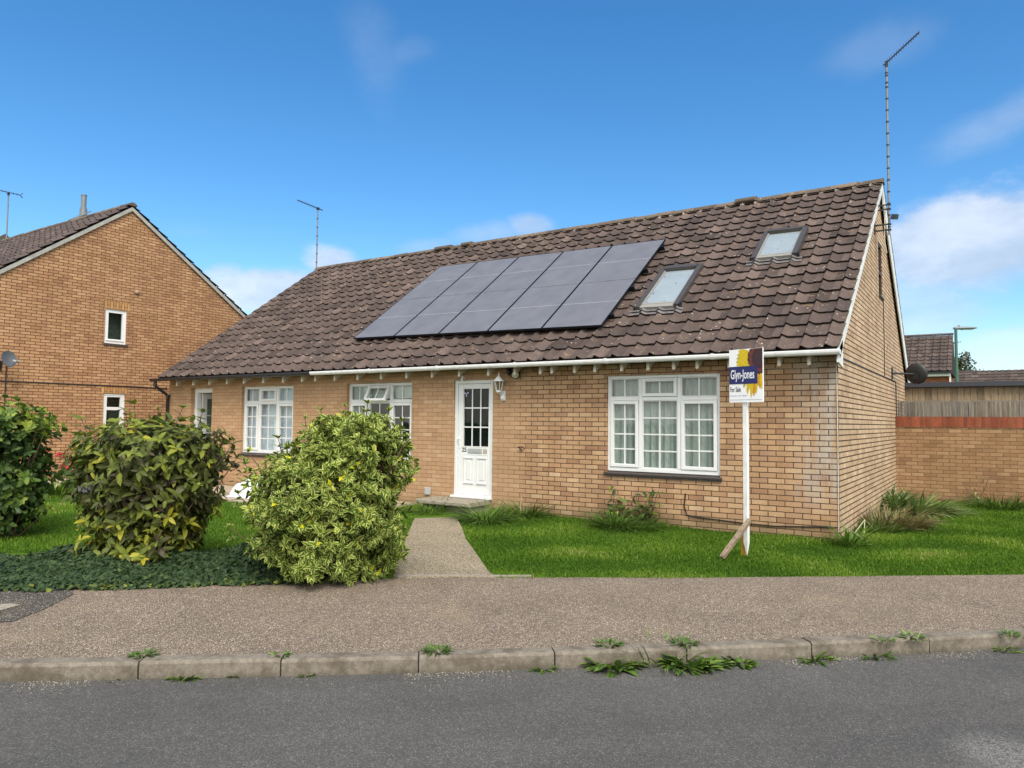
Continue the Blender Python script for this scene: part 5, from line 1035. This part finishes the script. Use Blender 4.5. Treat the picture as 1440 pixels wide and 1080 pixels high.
tiles(m, (XV2, YL1+.2, AZ+.02-sR*(YL1+.2-AY)), (-1,0,0), (0,-math.cos(f_),math.sin(f_)), 38, (XV2+29)/38, 19, .3297, 0, 6, smax=math.hypot(YL1+.2-AY, sR*(YL1+.2-AY))-.05, prof=[(0,.003),(.28,.002),(.40,.032),(.50,.032),(.70,0),(1,0)])
r_ = m.build('roof', M_tile2, LHt)
m = MB(); m.prism([(-29,YL0-.18,rz(YL0-.18)+.055),(-29,AY,AZw+.055),(-29,YL1+.18,rz(YL1+.18)+.055),(-29,YL1+.18,rz(YL1+.18)+.012),(-29,AY,AZw+.012),(-29,YL0-.18,rz(YL0-.18)+.012)], (29+XV2-.05,0,0)); m.build('roof_felt', M_darkgap, r_)
m = MB(); ridge(m, (-29,AY,AZ+.01), (XV2,AY,AZ+.01), .11); m.build('ridge', M_ridge, r_)
for s_, yy in ((sL,YL0-.2),(sR,YL1+.2)):
    m = MB(); q_ = lambda y, o: (XL+.03, y, (AZ-(sL*(AY-y) if yy < AY else sR*(y-AY)))+o); m.prism([q_(yy,-.02),q_(AY,-.02),q_(AY,-.125),q_(yy,-.125)], (.025,0,0)); m.build('bargeboard', M_bargeL, LHt)
# flue and skylight on its front slope
def slopeL(y): return AZ+.03-sL*(AY-y)
fy = AY-.55; fp = onp(117,303,(0,-math.sin(e_),math.cos(e_)), -math.sin(e_)*AY+math.cos(e_)*(AZ+.03)); m = MB(); m.tube([fp+(0,0,-.1), fp+(0,0,.22)], .10, 12); m.tube([fp+(0,0,.22), fp+(0,0,.60)], .075, 12); m.tube([fp+(0,0,.60), fp+(0,0,.635)], .085, 12); m.obox(fp+(0,-.10,-.04), (.22,0,0), (0,.28*math.cos(e_),.28*math.sin(e_)), (0,-.01,.012)); fl = m.build('flue', M_steel, LHt)
fp = onp(-14,343,(0,-math.sin(e_),math.cos(e_)), -math.sin(e_)*AY+math.cos(e_)*(AZ+.03)); m = MB(); es_ = np.array([0,math.cos(e_),math.sin(e_)]); en_ = np.array([0,-math.sin(e_),math.cos(e_)])
m.obox(fp+en_*.04, (.55,0,0), es_*.42, en_*.08); k0 = m.build('skylight', M_alu, LHt); m = MB(); m.obox(fp+en_*.125, (.46,0,0), es_*.33, en_*.003); m.build('pane', plain('pale_skylight_glass', (.5,.56,.62), .15, .8), k0)
p_ = atX(192.5,411,XL); m = MB(); m.lathe((XL,p_[1],p_[2]), [(.06,0),(.065,.02),(.04,.05),(0,.055)], 12, (1,0,0)); m.build('vent', plain('tan_vent', (.34,.25,.17), .7), LHt)
cable('cable', 'dark cable strung level across the neighbouring brick gable', [atX(x, y, XL+.012) for x, y in ((-10,535.5),(55,538),(120,541),(180,543.5),(235,546.5))], .016, M_black)
c = atX(13,504.5,XL+.42); dish('grey satellite dish on the neighbouring brick gable', (XL+.01, c[1]-.05, c[2]-.15), c, (.93,.28,.2), .19, plain('grey_dish', (.10,.115,.13), .5), None)
c0 = atX(9,513,XL+.012); cable('cable', 'thin black cable dropping from the grey satellite dish', [c0, c0+(0,0,-.6), c0+(0,-.02,-1.8)], .013, M_black)
top = atY(12,272.5,AY); tip = atZ(29,274.5,top[2]+.02); tl = atZ(-14,264.5,top[2]+.02)
aerial('tv aerial with splayed elements on the ridge of the neighbouring house', (top[0],AY,AZ+.05), top, top+(tl-top)*min(1,1.2/np.linalg.norm(tl-top)), top+(tip-top)*min(1.,.75/np.linalg.norm(tip-top)), .022, 8, .05, .014, refl=True)

# ================================================================== RIGHT SIDE: WALL, FENCES, ROOFS BEHIND
GW = thing('garden_wall', 'buff brick garden wall with a red brick coping, right of the bungalow', 'wall', (4, 6.9, 0))
m = MB(); m.box(.003, 14, 6.8, 7.02, -.3, 1.470); m.build('wall', M_gwall, GW)
m = MB(); n_ = 186
for i in range(n_):
    x = .004+i*.0752; j = random.uniform(-.003,.003); m.box(x, x+.0662, 6.785+j, 7.035+j, 1.476, 1.69+random.uniform(-.003,.003), 0, random.random())
m.box(.004, 13.99, 6.795, 7.025, 1.4705, 1.682, 1)
m.build('coping', [tile_mat('red_coping_bricks', (.20,.050,.024), (.31,.085,.038), lichen=.15), M_mortar], GW)
rg = np.random.default_rng(12)
SF = thing('slat_fence', 'weathered grey slat fence standing behind the garden wall', 'fence', (4, 7.5, 0))
m = MB(); x = -.15; i = 0
while x < 14:
    gap = .012 if x < 1.2 else .030; w_ = .050; m.obox((x+w_/2, 7.30+rg.normal(0,.004), 1.0), (w_/2,0,rg.normal(0,.001)), (0,.009,0), (0,0,1.005+rg.normal(0,.002)), 0, rg.random()); x += w_+gap+rg.normal(0,.003)
m.build('slats', M_fence, SF); m = MB(); m.box(-.15,14,7.29,7.325,2.012,2.030,0,.9); m.box(-.15,14,7.312,7.35,1.5,1.58,0,.5); m.build('rail', M_fence, SF)
for x in (1.22,3.1,5.0,6.9,8.8): m = MB(); m.box(x,x+.07,7.32,7.40,0,1.99,0,.1); m.build('post', M_fence, SF)
SH = thing('timber_shed', 'flat roofed timber clad outbuilding behind the slat fence', 'shed', (6, 10.5, 0))
m = MB(); x = .02
while x < 12: w_ = .128; m.box(x, x+w_-.006, 9.0+rg.normal(0,.003), 9.03, 0, 2.39, 0, rg.random()); x += w_
m.box(.0,.022,9.0,12.5,0,2.39,0,.4); m.box(.03,12,9.035,12.5,0,2.38,1); m.build('cladding', [M_shed, M_darkgap], SH)
m = MB(); m.box(-.06,12.2,8.86,12.7,2.395,2.50); m.build('roof_edge', plain('dark_blue_grey_fascia', (.038,.042,.055), .5), SH)
RH = thing('red_brick_house', 'red brick house with a brown tiled roof behind the outbuilding', 'house', (-3, 30, 0))
a = atY(1338,470.5,29.4); b = atY(1337.5,521.5,26.9); ex = b[0]+.02; m = MB(); ew = .3; k_ = math.hypot(2.5, a[2]-b[2])
tiles(m, (ex-.30*26, 26.9, b[2]), (1,0,0), (0,2.5/k_,(a[2]-b[2])/k_), 26, .30, int(k_/.30)+1, .30, 0, 9, smax=k_-.03)
m.prism([(ex-7.8,26.9,b[2]-.06),(ex-7.8,29.4,a[2]-.06),(ex-7.8,31.9,b[2]-.06)], (7.78,0,0), 1)
r_ = m.build('roof', [M_tile3, M_darkgap], RH); m = MB(); ridge(m, (ex-7.8,29.4,a[2]), (ex,29.4,a[2]), .10); m.build('ridge', M_tile2, r_)
m = MB(); m.box(ex-7.6,ex-.12,27.2,31.6,-.2,b[2]-.05); m.build('wall', M_redbrick, RH); m = MB(); m.box(ex-7.7,ex,26.80,26.89,b[2]-.10,b[2]-.02,1); m.box(ex-7.7,ex-.05,26.93,27.19,b[2]-.22,b[2]-.09,0); m.box(ex-.10,ex-.04,27.05,27.19,-.2,b[2]-.221,0); m.build('gutter', [M_white, M_black], RH)
LH2 = thing('long_roofed_house', 'long low tiled roof of a house beyond the street lamp', 'house', (6, 43, 0))
a = atY(1345,521.5,43); b = atY(1440,519.5,43); zr_ = b[2]; x0_ = a[0]-1.5; m = MB(); tiles(m, (x0_, 40, zr_-2.), (1,0,0), (0,3/3.606,2/3.606), 40, .33, 11, .34, 0, 10, smax=3.58, prof=[(0,.02),(.3,.0),(.7,.03),(1,.02)]); m.prism([(x0_,40,zr_-2.06),(x0_,43,zr_-.06),(x0_,46,zr_-2.06)], (13.2,0,0), 1); m.build('roof', [M_tile3, M_darkgap], LH2)
m = MB(); m.box(x0_+.2,x0_+13,40.3,45.6,-.2,zr_-2.03); m.build('wall', M_redbrick, LH2)
lp = atY(1344,462,22); SLm = thing('street_lamp', 'green street lamp column with a flat grey lantern head', 'street lamp', (lp[0], 22, -.1)); M_green = plain('green_paint', (.055,.13,.095), .5, .4, var=.15)
m = MB(); m.tube([(lp[0],22,-.1),(lp[0],22,1.3)], .085, 12); m.tube([(lp[0],22,1.3),(lp[0],22,lp[2]-.02)], [.062,.05], 12); m.build('column', M_green, SLm)
hd = unit(np.array([.836,.549,.03])); m = MB(); c = np.array([lp[0],22,lp[2]]); s_ = np.array([-hd[1],hd[0],0]); secs = [(-.08,.05,.05),(.0,.07,.075),(.15,.14,.075),(.45,.17,.065),(.70,.14,.045),(.80,.06,.02)]; vs = []
for d_, w_, h_ in secs:
    for j in range(10): a_ = 2*math.pi*j/10; vs.append(c+hd*d_+s_*w_*math.cos(a_)+np.array([0,0,h_*math.sin(a_)*(1 if math.sin(a_) > 0 else .6)]))
m.add(vs, [(i*10+j,(i+1)*10+j,(i+1)*10+(j+1)%10,i*10+(j+1)%10) for i in range(5) for j in range(10)]+[tuple(range(10)), tuple(range(50,60))[::-1]], 0, .5, True); m.tube([c+hd*.12+(0,0,.05), c+hd*.12+(0,0,.12)], .04, 8); m.build('lantern', plain('grey_lantern', (.20,.24,.25), .5), SLm)
m = MB(); m.obox(c+hd*.45+(0,0,-.045), hd*.22, s_*.10, (0,0,.006)); m.build('diffuser', plain('lamp_diffuser', (.6,.62,.6), .3), SLm)
top = atY(1341,482,31); aerial('tiny tv aerial pole between the red brick house and the street lamp', (top[0],31,4.0), top, top+(.30,.2,.05), top-(.32,.2,.05), .022, 6, .06, .012)
# tree behind the street lamp
tp = atY(1350,500,60); tb = np.array([tp[0]-.1,60,-.1]); TR = thing('tree', 'round dark tree behind the street lamp', 'tree', tuple(tb)); hT = atY(1352,491,60)[2]
m = MB(); m.tube([tb, tb+(0,0,hT*.5), tb+(.2,0,hT*.72)], [.22,.15,.06], 8)
for i in range(9):
    a_ = i*.7; m.tube([tb+(0,0,hT*(.42+.03*i)), tb+(math.cos(a_)*.9,math.sin(a_)*.9,hT*(.62+.03*i))], [.07,.02], 6)
m.build('trunk', M_stem, TR); rg = np.random.default_rng(8); n = 3200; cl = rg.normal(0,1,(34,3)); cl = unit(cl)*rg.uniform(.35,1,(34,1)); sel = rg.integers(0,34,n); P_ = tb+np.array([0,0,hT-2.0])+(cl[sel]*np.array([1.15,1.15,1.7])+rg.normal(0,.22,(n,3))); P_[:,2] = np.minimum(P_[:,2], hT+.1); l = .16*(.6+.8*rg.random(n))
leaf_object('crown', P_, rg.normal(0,1,(n,3)), rg.normal(0,1,(n,3))+(0,0,.6), l, l*.4, np.clip((sel%7)/7+rg.normal(0,.2,n),0,1), M_tree, TR)

# ================================================================== SKY, SUN, CAMERA
SUN_EL, SUN_AZ = R_(48), R_(-50)      # azimuth from -Y (behind the camera) turning to the right
sd = np.array([math.sin(-SUN_AZ)*math.cos(SUN_EL), -math.cos(SUN_AZ)*math.cos(SUN_EL), math.sin(SUN_EL)])
W = bpy.data.worlds.new('World'); scene.world = W; W.use_nodes = True; nt = W.node_tree; nt.nodes.clear()
class WN(NT):
    def __init__(s): s.t = nt
t = WN(); wo = t.n('ShaderNodeOutputWorld'); bg = t.n('ShaderNodeBackground'); nt.links.new(bg.outputs[0], wo.inputs[0])
sky = t.n('ShaderNodeTexSky', sky_type='NISHITA'); sky.sun_disc = False; sky.sun_elevation = SUN_EL; sky.sun_rotation = math.atan2(sd[0], sd[1]); sky.air_density = 1.0; sky.dust_density = .3; sky.ozone_density = 3.0
dirv = t.n('ShaderNodeTexCoord').outputs['Generated']; dx_, dy_, dz_ = t.xyz(dirv)
hs = t.n('ShaderNodeHueSaturation'); hs.inputs['Hue'].default_value = .498; hs.inputs['Saturation'].default_value = 1.30; hs.inputs['Value'].default_value = .84; t.put(hs.inputs['Color'], sky.outputs[0])
def dot(v): 
    x = t.n('ShaderNodeVectorMath', operation='DOT_PRODUCT'); t.put(x.inputs[0], dirv); x.inputs[1].default_value = tuple(float(q_) for q_ in v); return x.outputs['Value']
nzv = t.n('ShaderNodeMapping'); nzv.inputs['Scale'].default_value = (1,1,1.8); t.put(nzv.inputs['Vector'], dirv); n1 = t.noise(nzv.outputs[0], 6.5, 9, .62); n2 = t.noise(nzv.outputs[0], 2.2, 5, .55)
def blob(x, y, sx, sy, gain, rot=0, edge=.55):
    d = unit(ray(x, y)); rr = unit(np.cross(d, (0,0,1.))); uu = np.cross(rr, d); c_, s_ = math.cos(R_(rot)), math.sin(R_(rot)); r2 = rr*c_+uu*s_; u2 = -rr*s_+uu*c_
    a_ = t.math('DIVIDE', dot(r2), sx/FPX); b_ = t.math('DIVIDE', dot(u2), sy/FPX); q_ = t.math('ADD', t.math('MULTIPLY', a_, a_), t.math('MULTIPLY', b_, b_)); g_ = t.math('EXPONENT', t.math('MULTIPLY', q_, -1.))
    g_ = t.math('MULTIPLY', g_, t.fac(dot(d), .2, .4))
    v = t.math('ADD', g_, t.math('MULTIPLY', t.math('SUBTRACT', n1, .5), 1.15*1.0)); return t.math('MULTIPLY', t.fac(v, .25, .25+edge), gain)
CL = [(1365,345,125,62,.72,0,.42),(1290,435,90,45,.42,0,.6),(1420,165,100,26,.22,20,.9),(1230,70,80,30,.11,10,.9),(1420,490,70,30,.35,0,.6),(380,408,95,32,.75,5,.45),(470,372,40,26,.7,0,.5),(320,400,40,30,.6,0,.5),(690,328,80,20,.30,8,.7),(745,318,38,22,.5,0,.6),(530,80,40,75,.09,15,1.),(575,70,40,20,.10,15,1.),(600,345,60,14,.25,8,.7),(270,325,40,14,.08,0,.9),(1330,600,260,60,.55,0,.6)]
mask = None
for c_ in CL:
    b_ = blob(*c_); mask = b_ if mask is None else t.math('MAXIMUM', mask, b_)
# broken bright cloud fills the sky behind the camera and overhead
behind = t.fac(t.math('ADD', t.math('SUBTRACT', dot((-FW[0],-FW[1],.35)), .0), t.math('MULTIPLY', t.math('SUBTRACT', n2, .5), .8)), -.02, .38)
mask2 = t.math('MULTIPLY', behind, .88)
cloudc = t.mix(t.fac(n1, .3, .72), (3.6,3.85,4.35), (6.6,6.7,6.8)); CLOUDV = cloudc
front = t.mix(mask, hs.outputs[0], t.mix(t.fac(n1, .35, .7), (2.6,2.95,3.5), (4.1,4.3,4.7)))
fin = t.mix(mask2, front, t.mix(t.fac(n2, .3, .7), (6.,5.9,5.7), (10.5,10.2,9.7)))
t.put(bg.inputs[0], fin); bg.inputs[1].default_value = .09
sl_ = bpy.data.lights.new('sun', 'SUN'); sl_.energy = 1.4; sl_.angle = R_(24); sl_.color = (1., .93, .82); so = bpy.data.objects.new('sun', sl_); COL.objects.link(so); so.location = (0,-20,30)
so.rotation_euler = Vector(tuple(-sd)).to_track_quat('-Z', 'Y').to_euler()
cd = bpy.data.cameras.new('camera'); co = bpy.data.objects.new('camera', cd); COL.objects.link(co); cd.sensor_width = 36; cd.lens = 36*FPX/1440; cd.clip_start = .05; cd.clip_end = 3000
Mx = Matrix((( RT[0], UP[0], -FW[0], CAMP[0]), (RT[1], UP[1], -FW[1], CAMP[1]), (RT[2], UP[2], -FW[2], CAMP[2]), (0,0,0,1))); co.matrix_world = Mx
scene.camera = co
vs_ = scene.view_settings; vs_.view_transform = 'Standard'; vs_.look = 'None'; vs_.exposure = 1.36; vs_.gamma = 1
scene.cycles.max_bounces = 8; scene.cycles.transparent_max_bounces = 12
